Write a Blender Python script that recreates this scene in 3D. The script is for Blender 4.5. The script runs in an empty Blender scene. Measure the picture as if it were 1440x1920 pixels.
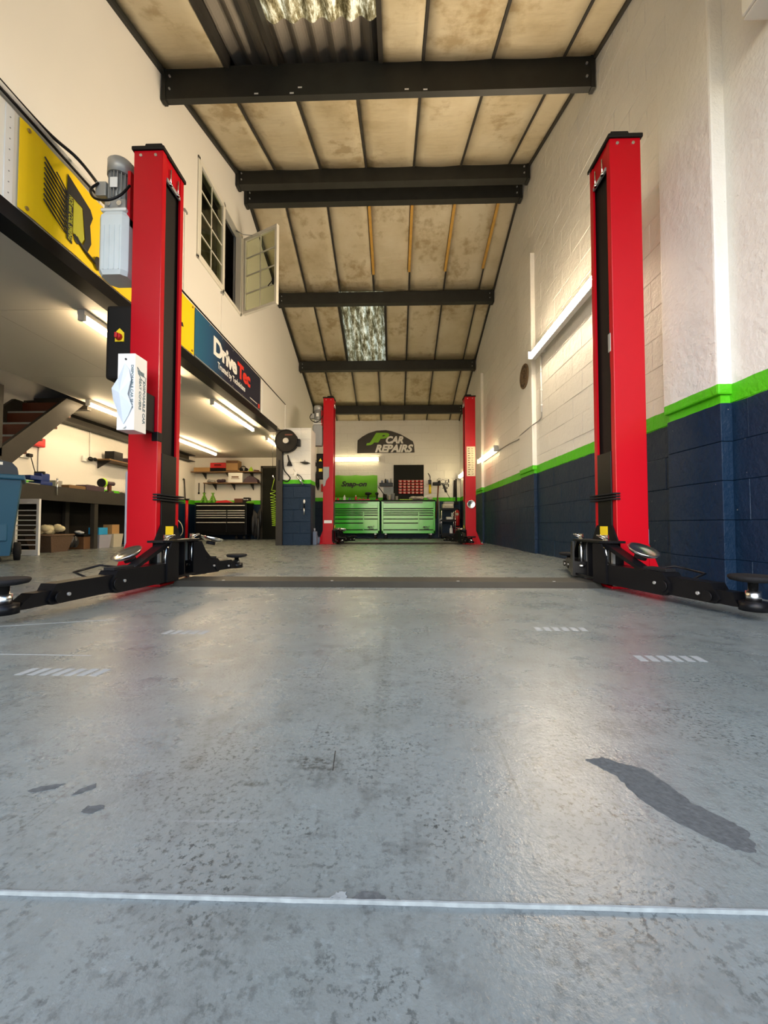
import bpy, bmesh, math, random
from mathutils import Vector, Matrix
R = math.radians
PI = math.pi
random.seed(7)
S = bpy.context.scene
C = S.collection

# ------------------------------------------------------------------ camera, sky, exposure
cd = bpy.data.cameras.new('camera'); cam = bpy.data.objects.new('camera', cd); C.objects.link(cam)
cd.sensor_fit = 'HORIZONTAL'; cd.sensor_width = 36.0; cd.lens = 740/1440*36
cd.clip_start = 0.02; cd.clip_end = 200
cam.location = (0, 0, .388); cam.rotation_euler = (R(91.86), 0, R(1.55))
S.camera = cam
w = bpy.data.worlds.new('sky'); S.world = w; w.use_nodes = True
nt = w.node_tree; bg = nt.nodes['Background']
sky = nt.nodes.new('ShaderNodeTexSky'); sky.sky_type = 'NISHITA'; sky.sun_disc = False
sky.sun_elevation = R(38); sky.sun_rotation = R(200); sky.air_density = 1.0; sky.dust_density = 1.2; sky.ozone_density = 1.0
nt.links.new(sky.outputs[0], bg.inputs[0]); bg.inputs[1].default_value = 0.46
S.view_settings.view_transform = 'Standard'; S.view_settings.look = 'None'
S.view_settings.gamma = 1; S.view_settings.use_curve_mapping = False
S.view_settings.exposure = 0.5
TUBE = 45.0

# ------------------------------------------------------------------ helpers
class MB:
    def __init__(s, m=None): s.b = bmesh.new(); s.m = m or Matrix()
    def _v(s, p): return s.b.verts.new(s.m @ Vector(p))
    def poly(s, pts): return s.b.faces.new([s._v(p) for p in pts])
    def hull(s, A, B):
        a = [s._v(p) for p in A]; b = [s._v(p) for p in B]; n = len(a)
        for i in range(n): s.b.faces.new((a[i], a[(i+1) % n], b[(i+1) % n], b[i]))
        s.b.faces.new(a[::-1]); s.b.faces.new(b); return s
    def box(s, x0, x1, y0, y1, z0, z1, c=0):
        if c:
            c = min(c, abs(x1-x0)*.45, abs(y1-y0)*.45, abs(z1-z0)*.45)
            v = []
            r = bmesh.ops.create_cube(s.b, size=1)['verts']
            for q in r: q.co = Vector(((x0+x1)/2+q.co.x*(x1-x0), (y0+y1)/2+q.co.y*(y1-y0), (z0+z1)/2+q.co.z*(z1-z0)))
            es = list({e for q in r for e in q.link_edges})
            o = bmesh.ops.bevel(s.b, geom=es, offset=c, segments=2, affect='EDGES', profile=.6)
            vs = {q for f in o['faces'] for q in f.verts} | {q for q in r if q.is_valid}
            for q in vs: q.co = s.m @ q.co
            return s
        return s.hull([(x0,y0,z0),(x1,y0,z0),(x1,y1,z0),(x0,y1,z0)], [(x0,y0,z1),(x1,y0,z1),(x1,y1,z1),(x0,y1,z1)])
    def ring(s, c, u, v, r, n): return [s._v(c+u*(r*math.cos(2*PI*i/n))+v*(r*math.sin(2*PI*i/n))) for i in range(n)]
    def cyl(s, p0, p1, r, r2=None, n=16, cap=True):
        return s.lathe_ax(p0, p1, [(0, r), (1, r if r2 is None else r2)], n, cap)
    def lathe_ax(s, p0, p1, prof, n=20, cap=True):
        p0 = Vector(p0); p1 = Vector(p1); d = p1-p0; z = d.normalized()
        u = z.orthogonal().normalized(); v = z.cross(u); rs = []
        for t, r in prof: rs.append(s.ring(p0+d*t, u, v, max(r, 1e-4), n))
        for a, b in zip(rs, rs[1:]):
            for i in range(n):
                f = s.b.faces.new((a[i], a[(i+1) % n], b[(i+1) % n], b[i])); f.smooth = True
        if cap: s.b.faces.new(rs[0][::-1]); s.b.faces.new(rs[-1])
        return s
    def tube(s, pts, r, n=8, closed=False):
        P = [Vector(p) for p in pts]; rs = []; u = None
        for i, p in enumerate(P):
            a = P[i-1] if (i > 0 or closed) else p; b = P[(i+1) % len(P)] if (i < len(P)-1 or closed) else p
            t = (b-a).normalized()
            if u is None: u = t.orthogonal().normalized()
            u = (u-t*u.dot(t)).normalized(); v = t.cross(u)
            rs.append(s.ring(p, u, v, r, n))
        for k in range(len(rs)-(0 if closed else 1)):
            a, b = rs[k], rs[(k+1) % len(rs)]
            for i in range(n):
                f = s.b.faces.new((a[i], a[(i+1) % n], b[(i+1) % n], b[i])); f.smooth = True
        if not closed: s.b.faces.new(rs[0][::-1]); s.b.faces.new(rs[-1])
        return s
    def prism(s, pts, ax, a0, a1):
        def mk(p, a): return (a, p[0], p[1]) if ax == 'x' else ((p[0], a, p[1]) if ax == 'y' else (p[0], p[1], a))
        return s.hull([mk(p, a0) for p in pts], [mk(p, a1) for p in pts])
    def ball(s, c, r, sc=(1, 1, 1), n=12):
        q = bmesh.ops.create_uvsphere(s.b, u_segments=n, v_segments=max(6, n//2), radius=r)['verts']
        for v in q: v.co = s.m @ (Vector(c)+Vector((v.co.x*sc[0], v.co.y*sc[1], v.co.z*sc[2])))
        for f in {f for v in q for f in v.link_faces}: f.smooth = True
        return s
    def mesh(s, name, mat):
        bmesh.ops.recalc_face_normals(s.b, faces=s.b.faces)
        me = bpy.data.meshes.new(name); s.b.to_mesh(me); s.b.free()
        if mat: me.materials.append(mat)
        return me
SPLIT = {'gusset', 'stop_plate', 'bolt', 'cap_bolt', 'yoke', 'rubber_bumper', 'glazing_bar', 'tank_rib', 'front_foot', 'tread_scuff', 'fixing_screw', 'cooling_fin', 'centre_web', 'frame_rail', 'stand_leg', 'foot_bar', 'tray_lip'}
def islands(bm):
    left = set(bm.verts); out = []
    while left:
        st = [left.pop()]; comp = set(st)
        while st:
            v = st.pop()
            for e in v.link_edges:
                o = e.other_vert(v)
                if o in left: left.discard(o); comp.add(o); st.append(o)
        out.append(comp)
    return out
def add(name, mb, mat, parent=None, label=None, kind=None):
    if name in SPLIT and isinstance(mb, MB):
        comps = islands(mb.b)
        if len(comps) > 1:
            last = None
            for c in comps:
                m2 = MB(); mp = {v: m2.b.verts.new(v.co) for v in c}
                for f in mb.b.faces:
                    if f.verts[0] in c:
                        g = m2.b.faces.new([mp[v] for v in f.verts]); g.smooth = f.smooth
                last = add(name, m2, mat, parent, label, kind)
            return last
    o = bpy.data.objects.new(name, mb.mesh(name, mat) if isinstance(mb, MB) else mb); C.objects.link(o)
    if parent: o.parent = parent
    if label: o['label'] = label
    if kind: o['kind'] = kind
    return o
def T(name, label, cat, loc=(0, 0, 0), rz=0, group=None):
    o = bpy.data.objects.new(name, None); C.objects.link(o); o.location = loc; o.rotation_euler.z = rz
    o.empty_display_size = .1; o['label'] = label; o['category'] = cat
    if group: o['group'] = group
    return o
def one(name, mb, mat, label, cat, loc=(0, 0, 0), rz=0, group=None):
    o = add(name, mb, mat); o.location = loc; o.rotation_euler.z = rz; o['label'] = label; o['category'] = cat
    if group: o['group'] = group
    return o
def struct(name, mb, mat):
    return add(name, mb, mat, kind='structure')
def sroot(name):
    o = bpy.data.objects.new(name, None); C.objects.link(o); o['kind'] = 'structure'; return o
def copy_tree(o, parent=None):
    c = o.copy(); C.objects.link(c); c.parent = parent
    for ch in list(o.children): copy_tree(ch, c)
    return c
def bez(pts, n=10):
    # Catmull-Rom smoothing of a path
    P = [Vector(p) for p in pts]; out = []
    for i in range(len(P)-1):
        a = P[max(i-1, 0)]; b = P[i]; c = P[i+1]; d = P[min(i+2, len(P)-1)]
        for k in range(n):
            t = k/n; out.append(.5*((2*b)+(c-a)*t+(2*a-5*b+4*c-d)*t*t+(3*b-a-3*c+d)*t*t*t))
    out.append(P[-1]); return out
def text(name, body, size, mat, parent, loc, ex, ey, shear=0, off=0, sx=1.0, align='LEFT', sp=1.0, th=.001, fw_=None, fh_=None):
    """flat lettering; ex, ey: world directions of reading and of up"""
    cu = bpy.data.curves.new(name, 'FONT'); cu.body = body; cu.size = size; cu.shear = shear; cu.offset = off
    cu.extrude = th; cu.align_x = align; cu.space_character = sp; cu.resolution_u = 3
    o = bpy.data.objects.new(name, cu); C.objects.link(o); bpy.context.view_layer.update()
    me = bpy.data.meshes.new_from_object(o.evaluated_get(bpy.context.evaluated_depsgraph_get()))
    bpy.data.objects.remove(o); bpy.data.curves.remove(cu)
    ex = Vector(ex).normalized(); ey = Vector(ey).normalized(); ez = ex.cross(ey)
    M = Matrix((ex*sx, ey, ez)).transposed()
    if fw_:
        xs = [v.co.x for v in me.vertices]; k = fw_/(max(xs)-min(xs)); x_0 = min(xs) if align == 'LEFT' else 0
        for v in me.vertices: v.co.x = (v.co.x-x_0)*k
    if fh_:
        ys = [v.co.y for v in me.vertices]; k = fh_/(max(ys)-min(ys))
        for v in me.vertices: v.co.y = (v.co.y-min(ys))*k
    for v in me.vertices: v.co = M @ v.co+Vector(loc)
    me.materials.clear(); me.materials.append(mat); me.name = name
    return add(name, me, None, parent)

# ------------------------------------------------------------------ materials
def mat(name, col, rough=.5, metal=0, spec=.5, noise=0, nscale=8, bump=0, bscale=40, coat=0, emit=None, es=0, trans=0, alpha=None):
    m = bpy.data.materials.new(name); m.use_nodes = True; t = m.node_tree; N = t.nodes; L = t.links
    b = N['Principled BSDF']
    b.inputs['Base Color'].default_value = (*col, 1); b.inputs['Roughness'].default_value = rough
    b.inputs['Metallic'].default_value = metal; b.inputs['Specular IOR Level'].default_value = spec
    b.inputs['Coat Weight'].default_value = coat; b.inputs['Coat Roughness'].default_value = .12
    b.inputs['Transmission Weight'].default_value = trans
    if emit: b.inputs['Emission Color'].default_value = (*emit, 1); b.inputs['Emission Strength'].default_value = es
    tc = N.new('ShaderNodeTexCoord')
    if noise or not (bump or emit):
        n = N.new('ShaderNodeTexNoise'); n.inputs['Scale'].default_value = nscale; n.inputs['Detail'].default_value = 4
        L.new(tc.outputs['Object'], n.inputs['Vector'])
        a = noise or .06
        mx = N.new('ShaderNodeMix'); mx.data_type = 'RGBA'
        mx.inputs['A'].default_value = (*[c*(1-a) for c in col], 1); mx.inputs['B'].default_value = (*[min(1, c*(1+a)) for c in col], 1)
        L.new(n.outputs['Fac'], mx.inputs['Factor']); L.new(mx.outputs['Result'], b.inputs['Base Color'])
    if bump:
        n = N.new('ShaderNodeTexNoise'); n.inputs['Scale'].default_value = bscale; n.inputs['Detail'].default_value = 5
        L.new(tc.outputs['Object'], n.inputs['Vector'])
        bp = N.new('ShaderNodeBump'); bp.inputs['Strength'].default_value = bump; bp.inputs['Distance'].default_value = .01
        L.new(n.outputs['Fac'], bp.inputs['Height']); L.new(bp.outputs['Normal'], b.inputs['Normal'])
    return m
def math_(N, L, op, a, b=None, c=None):
    n = N.new('ShaderNodeMath'); n.operation = op
    for i, v in enumerate((a, b, c)):
        if v is None: continue
        if isinstance(v, (int, float)): n.inputs[i].default_value = v
        else: L.new(v, n.inputs[i])
    return n.outputs[0]
def ramp(N, L, fac, stops):
    r = N.new('ShaderNodeValToRGB'); e = r.color_ramp.elements
    while len(e) < len(stops): e.new(.5)
    for k, (p, c) in zip(e, stops): k.position = p; k.color = (*c, 1) if len(c) == 3 else c
    L.new(fac, r.inputs[0]); return r.outputs[0]
def noise(N, L, vec, scale, det=4, rough=.5, dim='3D'):
    n = N.new('ShaderNodeTexNoise'); n.inputs['Scale'].default_value = scale; n.inputs['Detail'].default_value = det
    n.inputs['Roughness'].default_value = rough; L.new(vec, n.inputs['Vector']); return n.outputs['Fac']
def mix(N, L, f, a, b, mode='MIX'):
    n = N.new('ShaderNodeMix'); n.data_type = 'RGBA'; n.blend_type = mode
    if isinstance(f, (int, float)): n.inputs['Factor'].default_value = f
    else: L.new(f, n.inputs['Factor'])
    for k, v in (('A', a), ('B', b)):
        if isinstance(v, tuple): n.inputs[k].default_value = (*v, 1)
        else: L.new(v, n.inputs[k])
    return n.outputs['Result']
def mapv(N, L, vec, sc):
    n = N.new('ShaderNodeMapping'); n.inputs['Scale'].default_value = sc; L.new(vec, n.inputs['Vector']); return n.outputs[0]

def wallpaint(name, z0, z1, white=(.76, .745, .70), bumpy=.5, navy=(.003, .017, .043)):
    """white over green band over navy, by height: three real coats of paint"""
    m = bpy.data.materials.new(name); m.use_nodes = True; t = m.node_tree; N = t.nodes; L = t.links; b = N['Principled BSDF']
    g = N.new('ShaderNodeNewGeometry'); P = g.outputs['Position']
    sp = N.new('ShaderNodeSeparateXYZ'); L.new(P, sp.inputs[0])
    n1 = noise(N, L, P, 9, 3); z = math_(N, L, 'ADD', sp.outputs['Z'], math_(N, L, 'MULTIPLY', math_(N, L, 'SUBTRACT', n1, .5), .012))
    a = math_(N, L, 'GREATER_THAN', z, z0); c = math_(N, L, 'GREATER_THAN', z, z1)
    n2 = noise(N, L, P, 1.6, 5)
    wh = mix(N, L, n2, tuple(x*.93 for x in white), tuple(min(1, x*1.05) for x in white))
    nv = mix(N, L, n2, tuple(x*.8 for x in navy), tuple(x*1.25 for x in navy))
    col = mix(N, L, c, mix(N, L, a, nv, (.085, .50, .008)), wh)
    # chips
    ch = math_(N, L, 'GREATER_THAN', noise(N, L, P, 31, 2), .765)
    col = mix(N, L, math_(N, L, 'MULTIPLY', ch, .5), col, (.42, .40, .36))
    L.new(col, b.inputs['Base Color']); b.inputs['Roughness'].default_value = .5; b.inputs['Specular IOR Level'].default_value = .3
    h = math_(N, L, 'ADD', noise(N, L, P, 22, 6, .62), math_(N, L, 'MULTIPLY', noise(N, L, P, 5, 4), 1.4))
    bp = N.new('ShaderNodeBump'); bp.inputs['Strength'].default_value = bumpy; bp.inputs['Distance'].default_value = .018
    L.new(h, bp.inputs['Height']); L.new(bp.outputs['Normal'], b.inputs['Normal'])
    return m
M = {}
M['wall'] = wallpaint('painted_blockwork', 1.085, 1.195)
M['wallroom'] = wallpaint('painted_room_wall', .94, 1.05, bumpy=.15)
M['pier'] = wallpaint('painted_pier', 1.17, 1.245, bumpy=.3)
M['cream'] = mat('smooth_white_board', (.76, .735, .68), .6, noise=.03, nscale=1.2, bump=.12, bscale=6)
M['soffit'] = mat('soffit_board', (.62, .585, .52), .6, noise=.05, nscale=1.5)
M['red'] = mat('red_gloss', (.43, .0005, .008), .32, spec=.25, coat=.1, noise=.03)
M['redplain'] = mat('red_plastic', (.5, .01, .012), .4)
M['black'] = mat('black_gloss', (.005, .005, .006), .34, spec=.2)
M['blackmat'] = mat('black_matt', (.008, .007, .006), .6, spec=.2)
M['rubber'] = mat('black_rubber', (.010, .010, .011), .75, spec=.2, bump=.3, bscale=80)
M['steel'] = mat('dark_painted_steel', (.035, .032, .027), .5, spec=.25, noise=.25, nscale=5, bump=.1)
M['beam'] = mat('dark_roof_steel', (.026, .026, .022), .55, spec=.3, noise=.35, nscale=6, bump=.2, bscale=12)
M['chrome'] = mat('bright_zinc', (.75, .75, .74), .22, metal=1)
M['satin'] = mat('satin_aluminium', (.80, .78, .74), .4, metal=.6)
M['grey'] = mat('grey_cast', (.34, .34, .33), .4, metal=.35)
M['greyplastic'] = mat('grey_plastic', (.30, .31, .32), .5)
M['white'] = mat('white_plastic', (.78, .78, .76), .4)
M['tank'] = mat('milky_tank', (.66, .72, .74), .35, noise=.08, nscale=6)
M['upvc'] = mat('white_window_frame', (.74, .71, .62), .35)
M['yellow'] = mat('yellow_banner', (.93, .62, .0), .55, noise=.06, nscale=5, bump=.25, bscale=5)
M['yellowp'] = mat('yellow_plastic', (.85, .62, .01), .45)
M['bannerblue'] = None
M['ink'] = mat('black_print', (.012, .012, .012), .6)
M['inkwhite'] = mat('white_print', (.82, .80, .76), .6)
M['inkred'] = mat('red_print', (.72, .035, .02), .6)
M['inkgrey'] = mat('grey_blue_print', (.13, .19, .22), .6)
M['inkolive'] = mat('olive_print', (.42, .40, .02), .6)
M['inkgreen'] = mat('green_print', (.22, .52, .02), .55)
M['greenchest'] = mat('green_chest_paint', (.045, .50, .03), .22, coat=.6)
M['greencloth'] = mat('green_banner_cloth', (.10, .38, .004), .6, bump=.4, bscale=5)
M['greenp'] = mat('lime_plastic', (.38, .68, .02), .4)
M['greenstand'] = mat('green_stand_paint', (.14, .36, .02), .4)
M['blue'] = mat('blue_bin_plastic', (.006, .075, .15), .42, noise=.08)
M['bluevise'] = mat('blue_enamel', (.01, .03, .16), .35)
M['cyan'] = mat('cyan_card', (.02, .28, .55), .5)
M['wood'] = mat('bare_batten_wood', (.50, .28, .05), .6, noise=.25, nscale=14)
M['darkwood'] = mat('red_brown_tread', (.10, .022, .008), .5, noise=.3, nscale=9)
M['shelfwood'] = mat('brown_shelf_board', (.17, .09, .03), .6, noise=.2, nscale=10)
M['card'] = mat('brown_cardboard', (.36, .21, .08), .7)
M['carddark'] = mat('dark_cardboard', (.12, .055, .02), .7)
M['beige'] = mat('beige_plastic', (.52, .47, .36), .5)
M['lilac'] = mat('pale_lilac_plastic', (.32, .32, .38), .5)
M['wicker'] = mat('brown_wicker', (.10, .06, .035), .8, bump=.8, bscale=60)
M['cloth'] = mat('crumpled_rag', (.42, .38, .33), .85, noise=.35, nscale=20, bump=.6, bscale=20)
M['bag'] = mat('black_bag', (.010, .010, .012), .4, bump=.7, bscale=9)
M['bagpurple'] = mat('dark_plum_cloth', (.05, .025, .04), .6, bump=.5, bscale=9)
M['darkgreen'] = mat('dark_door_paint', (.009, .010, .007), .55, spec=.12)
M['glass'] = bpy.data.materials.new('window_glass'); M['glass'].use_nodes = True
_N = M['glass'].node_tree.nodes; _L = M['glass'].node_tree.links; _N.remove(_N['Principled BSDF'])
_t = _N.new('ShaderNodeBsdfTransparent'); _t.inputs[0].default_value = (.80, .82, .70, 1); _g = _N.new('ShaderNodeBsdfGlossy'); _g.inputs['Roughness'].default_value = .05; _g.inputs[0].default_value = (.8, .85, .75, 1)
_f = _N.new('ShaderNodeFresnel'); _f.inputs[0].default_value = 1.5; _m = _N.new('ShaderNodeMixShader'); _b = _N.new('ShaderNodeNewGeometry'); _k = _N.new('ShaderNodeMath'); _k.operation = 'SUBTRACT'; _k.inputs[0].default_value = 1; _L.new(_b.outputs['Backfacing'], _k.inputs[1]); _q = _N.new('ShaderNodeMath'); _q.operation = 'MULTIPLY'; _L.new(_k.outputs[0], _q.inputs[0]); _L.new(_f.outputs[0], _q.inputs[1]); _L.new(_q.outputs[0], _m.inputs[0]); _L.new(_t.outputs[0], _m.inputs[1]); _L.new(_g.outputs[0], _m.inputs[2]); _L.new(_m.outputs[0], _N['Material Output'].inputs[0])
M['darkroom'] = mat('unlit_room_dark', (.10, .09, .075), .8)  # dark base colour stands in for the lack of light upstairs
M['bluegrey'] = mat('blue_grey_plastic', (.11, .14, .21), .5)
M['brass'] = mat('worn_brass', (.42, .30, .10), .4, metal=.7)
M['vent'] = mat('rusty_iron', (.16, .10, .05), .6, noise=.3, nscale=20)
def tubemat(name, col, s):
    m = bpy.data.materials.new(name); m.use_nodes = True; N = m.node_tree.nodes
    b = N['Principled BSDF']; b.inputs['Base Color'].default_value = (.9, .9, .9, 1)
    b.inputs['Emission Color'].default_value = (*col, 1); b.inputs['Emission Strength'].default_value = s; return m
M['tube'] = tubemat('lit_tube_warm', (1, .74, .43), TUBE)
M['tubewhite'] = tubemat('lit_tube_neutral', (1, .80, .56), 235)
M['diff'] = tubemat('lit_diffuser', (1, .80, .44), 14)

def floor_mat():
    m = bpy.data.materials.new('worn_grey_floor_paint'); m.use_nodes = True; t = m.node_tree; N = t.nodes; L = t.links; b = N['Principled BSDF']
    P = N.new('ShaderNodeNewGeometry').outputs['Position']
    big = noise(N, L, P, 1.3, 6, .6); mid = noise(N, L, P, 6, 6, .65); fine = noise(N, L, P, 45, 6, .7); mf = noise(N, L, P, 16, 7, .72)
    col = ramp(N, L, big, [(.3, (.142, .166, .160)), (.5, (.172, .200, .196)), (.7, (.20, .228, .222))])
    col = mix(N, L, math_(N, L, 'MULTIPLY', ramp(N, L, mid, [(.45, (0, 0, 0)), (.7, (1, 1, 1))]), .25), col, (.12, .125, .115))
    d = ramp(N, L, mf, [(.50, (0, 0, 0)), (.62, (1, 1, 1))])
    d2 = ramp(N, L, noise(N, L, P, 3.2, 4, .6), [(.40, (.12, .12, .12)), (.60, (1, 1, 1))])
    dd = N.new('ShaderNodeMath'); dd.operation = 'MULTIPLY'; L.new(d, dd.inputs[0]); L.new(d2, dd.inputs[1])
    col = mix(N, L, math_(N, L, 'MULTIPLY', dd.outputs[0], .45), col, (.055, .06, .058))
    sp = ramp(N, L, fine, [(.56, (0, 0, 0)), (.66, (1, 1, 1))])
    col = mix(N, L, math_(N, L, 'MULTIPLY', sp, .5), col, (.055, .06, .06))
    pit = ramp(N, L, noise(N, L, P, 125, 5, .68), [(.53, (0, 0, 0)), (.61, (1, 1, 1))]); clus = ramp(N, L, noise(N, L, P, 5.5, 5, .65), [(.42, (.08, .08, .08)), (.62, (1, 1, 1))])
    col = mix(N, L, math_(N, L, 'MULTIPLY', math_(N, L, 'MULTIPLY', pit, clus), .9), col, (.035, .042, .042))
    lp = ramp(N, L, noise(N, L, P, 75, 3, .6), [(.60, (0, 0, 0)), (.72, (1, 1, 1))]); col = mix(N, L, math_(N, L, 'MULTIPLY', lp, .25), col, (.26, .32, .33))
    sxy = N.new('ShaderNodeSeparateXYZ'); L.new(P, sxy.inputs[0])
    for cx, cy, rx, ry, am in ((-.13, .655, .055, .022, .75), (-.21, .60, .03, .007, .7), (-.12, .62, .05, .03, .35), (-.03, 1.1, .02, .6, .35), (.36, .66, .09, .05, .3), (.2, 1.7, .5, .15, .15)):
        dx = math_(N, L, 'DIVIDE', math_(N, L, 'SUBTRACT', sxy.outputs[0], cx), rx); dy = math_(N, L, 'DIVIDE', math_(N, L, 'SUBTRACT', sxy.outputs[1], cy), ry)
        q = math_(N, L, 'SUBTRACT', 1.2, math_(N, L, 'ADD', math_(N, L, 'MULTIPLY', dx, dx), math_(N, L, 'MULTIPLY', dy, dy)))
        q = N.new('ShaderNodeMath'); q.operation = 'MULTIPLY'; q.use_clamp = True
        e1 = math_(N, L, 'SUBTRACT', 1.2, math_(N, L, 'ADD', math_(N, L, 'MULTIPLY', dx, dx), math_(N, L, 'MULTIPLY', dy, dy)))
        e2 = N.new('ShaderNodeMath'); e2.operation = 'MAXIMUM'; L.new(e1, e2.inputs[0]); e2.inputs[1].default_value = 0
        L.new(e2.outputs[0], q.inputs[0]); L.new(ramp(N, L, noise(N, L, P, 90, 5, .7), [(.42, (0, 0, 0)), (.6, (1, 1, 1))]), q.inputs[1])
        col = mix(N, L, math_(N, L, 'MULTIPLY', q.outputs[0], am), col, (.02, .024, .022))
    sc = noise(N, L, mapv(N, L, P, (70, 2.2, 1)), 1, 3); sc = ramp(N, L, sc, [(.68, (0, 0, 0)), (.72, (1, 1, 1))])
    col = mix(N, L, math_(N, L, 'MULTIPLY', sc, .3), col, (.05, .05, .05))
    sv = noise(N, L, mapv(N, L, P, (3, 60, 1)), 1, 3); sv = ramp(N, L, sv, [(.69, (0, 0, 0)), (.73, (1, 1, 1))])
    col = mix(N, L, math_(N, L, 'MULTIPLY', sv, .2), col, (.30, .33, .34))
    L.new(col, b.inputs['Base Color'])
    rr = N.new('ShaderNodeMapRange'); rr.inputs[1].default_value = .3; rr.inputs[2].default_value = .7; rr.inputs[3].default_value = .22; rr.inputs[4].default_value = .36
    L.new(mid, rr.inputs[0]); L.new(rr.outputs[0], b.inputs['Roughness'])
    bp = N.new('ShaderNodeBump'); bp.inputs['Strength'].default_value = .3; bp.inputs['Distance'].default_value = .002
    L.new(math_(N, L, 'ADD', fine, noise(N, L, P, 150, 4, .65)), bp.inputs['Height']); L.new(bp.outputs['Normal'], b.inputs['Normal'])
    return m
M['floor'] = floor_mat()
M['bare'] = mat('bare_concrete', (.085, .092, .092), .85, spec=.2, noise=.5, nscale=120, bump=.15, bscale=200)
M['pale'] = mat('pale_paint_scuff', (.25, .28, .29), .6, noise=.2, nscale=30)
M['chip'] = mat('chipped_pale_edge', (.24, .27, .27), .7, noise=.5, nscale=60, bump=.1, bscale=90)

def ceil_mat():
    m = bpy.data.materials.new('stained_ceiling_lining'); m.use_nodes = True; t = m.node_tree; N = t.nodes; L = t.links; b = N['Principled BSDF']
    g = N.new('ShaderNodeNewGeometry'); P = g.outputs['Position']
    n = noise(N, L, P, 1.7, 6, .6); n2 = noise(N, L, P, 7, 5, .6)
    col = ramp(N, L, n, [(.25, (.37, .30, .18)), (.45, (.50, .43, .29)), (.62, (.55, .485, .345)), (.8, (.58, .53, .40))])
    st = ramp(N, L, math_(N, L, 'MULTIPLY', n2, noise(N, L, P, 1.1, 3)), [(.27, (0, 0, 0)), (.38, (1, 1, 1))])
    col = mix(N, L, math_(N, L, 'MULTIPLY', st, .55), col, (.22, .14, .045))
    L.new(col, b.inputs['Base Color']); b.inputs['Roughness'].default_value = .5
    h = math_(N, L, 'ADD', noise(N, L, P, 2.4, 2), math_(N, L, 'MULTIPLY', noise(N, L, mapv(N, L, P, (3, 14, 3)), 1, 3), .35))
    bp = N.new('ShaderNodeBump'); bp.inputs['Strength'].default_value = .55; bp.inputs['Distance'].default_value = .05
    L.new(h, bp.inputs['Height']); L.new(bp.outputs['Normal'], b.inputs['Normal'])
    return m
M['ceil'] = ceil_mat()
def rooflight_mat():
    m = bpy.data.materials.new('weathered_translucent_sheet'); m.use_nodes = True; t = m.node_tree; N = t.nodes; L = t.links
    N.remove(N['Principled BSDF']); out = N['Material Output']
    P = N.new('ShaderNodeNewGeometry').outputs['Position']
    n = noise(N, L, mapv(N, L, P, (9, 2.2, 2)), 1.6, 9, .78)
    col = ramp(N, L, n, [(.40, (.06, .04, .012)), (.50, (.27, .20, .08)), (.56, (.66, .55, .30)), (.66, (.98, .88, .58))])
    tr = N.new('ShaderNodeBsdfTranslucent'); L.new(col, tr.inputs[0])
    df = N.new('ShaderNodeBsdfDiffuse'); L.new(col, df.inputs[0])
    ms = N.new('ShaderNodeMixShader'); ms.inputs[0].default_value = .3; L.new(tr.outputs[0], ms.inputs[1]); L.new(df.outputs[0], ms.inputs[2])
    L.new(ms.outputs[0], out.inputs[0]); return m
M['rooflight'] = rooflight_mat()
M['sheet'] = mat('grey_cement_sheet', (.24, .21, .17), .7, noise=.2, nscale=5, bump=.3)
def blue_banner():
    m = bpy.data.materials.new('blue_to_navy_banner'); m.use_nodes = True; t = m.node_tree; N = t.nodes; L = t.links; b = N['Principled BSDF']
    P = N.new('ShaderNodeNewGeometry').outputs['Position']; sp = N.new('ShaderNodeSeparateXYZ'); L.new(P, sp.inputs[0])
    mr = N.new('ShaderNodeMapRange'); mr.inputs[1].default_value = 4.35; mr.inputs[2].default_value = 5.15; L.new(sp.outputs['Y'], mr.inputs[0])
    col = ramp(N, L, mr.outputs[0], [(0, (.012, .11, .20)), (.4, (.010, .075, .17)), (1, (.010, .011, .03))])
    L.new(col, b.inputs['Base Color']); b.inputs['Roughness'].default_value = .5; return m
M['bannerblue'] = blue_banner()

def roofz(y): return 5.58-.35*abs(y-5.7)
XL, XR, YB = -2.3, 1.93, 11.66

# ================================================================== THE SETTING
fl = struct('floor', MB().box(-6, 2.3, .4195, 12, -.15, 0), M['floor'])
gr = struct('ground', MB().box(-14, 12, -16, .418, -.15, -.003), M['floor'])
b = MB(); rr = random.Random(3); x = -1.6; top = []; bot = []
while x < 1.6:
    top.append((x, .4199+rr.random()*.0010)); bot.append((x, .4188-rr.random()*.0006)); x += .018
b.prism(bot+top[::-1], 'z', -.004, .0012)
add('joint_edge', b, M['chip'], fl, label='pale chipped edge of the floor joint')
def blob(pts, z, jit, n=5):
    out = []
    for i in range(len(pts)):
        a = Vector(pts[i]); c = Vector(pts[(i+1) % len(pts)])
        for k in range(n):
            p = a.lerp(c, k/n); out.append((p.x+rr.uniform(-jit, jit), p.y+rr.uniform(-jit, jit)))
    return MB().prism(out, 'z', -.002, z)
add('bare_patch', blob([(.312, .673), (.345, .680), (.372, .664), (.397, .648), (.410, .60), (.415, .572), (.437, .545), (.447, .527), (.437, .507), (.428, .490), (.405, .496), (.385, .516), (.362, .547), (.347, .58), (.345, .61), (.341, .636), (.325, .656)], .0006, .0022), M['bare'], fl, label='long bare patch where the floor paint has come away')
for q in ([(-.536, .574), (-.524, .584), (-.495, .592), (-.500, .580), (-.522, .571)], [(-.464, .566), (-.462, .58), (-.448, .594), (-.441, .585), (-.452, .572)], [(-.425, .535), (-.424, .546), (-.404, .549), (-.398, .542), (-.410, .531)]):
    add('paint_chip', blob(q, .0006, .001), M['bare'], fl)
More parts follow.
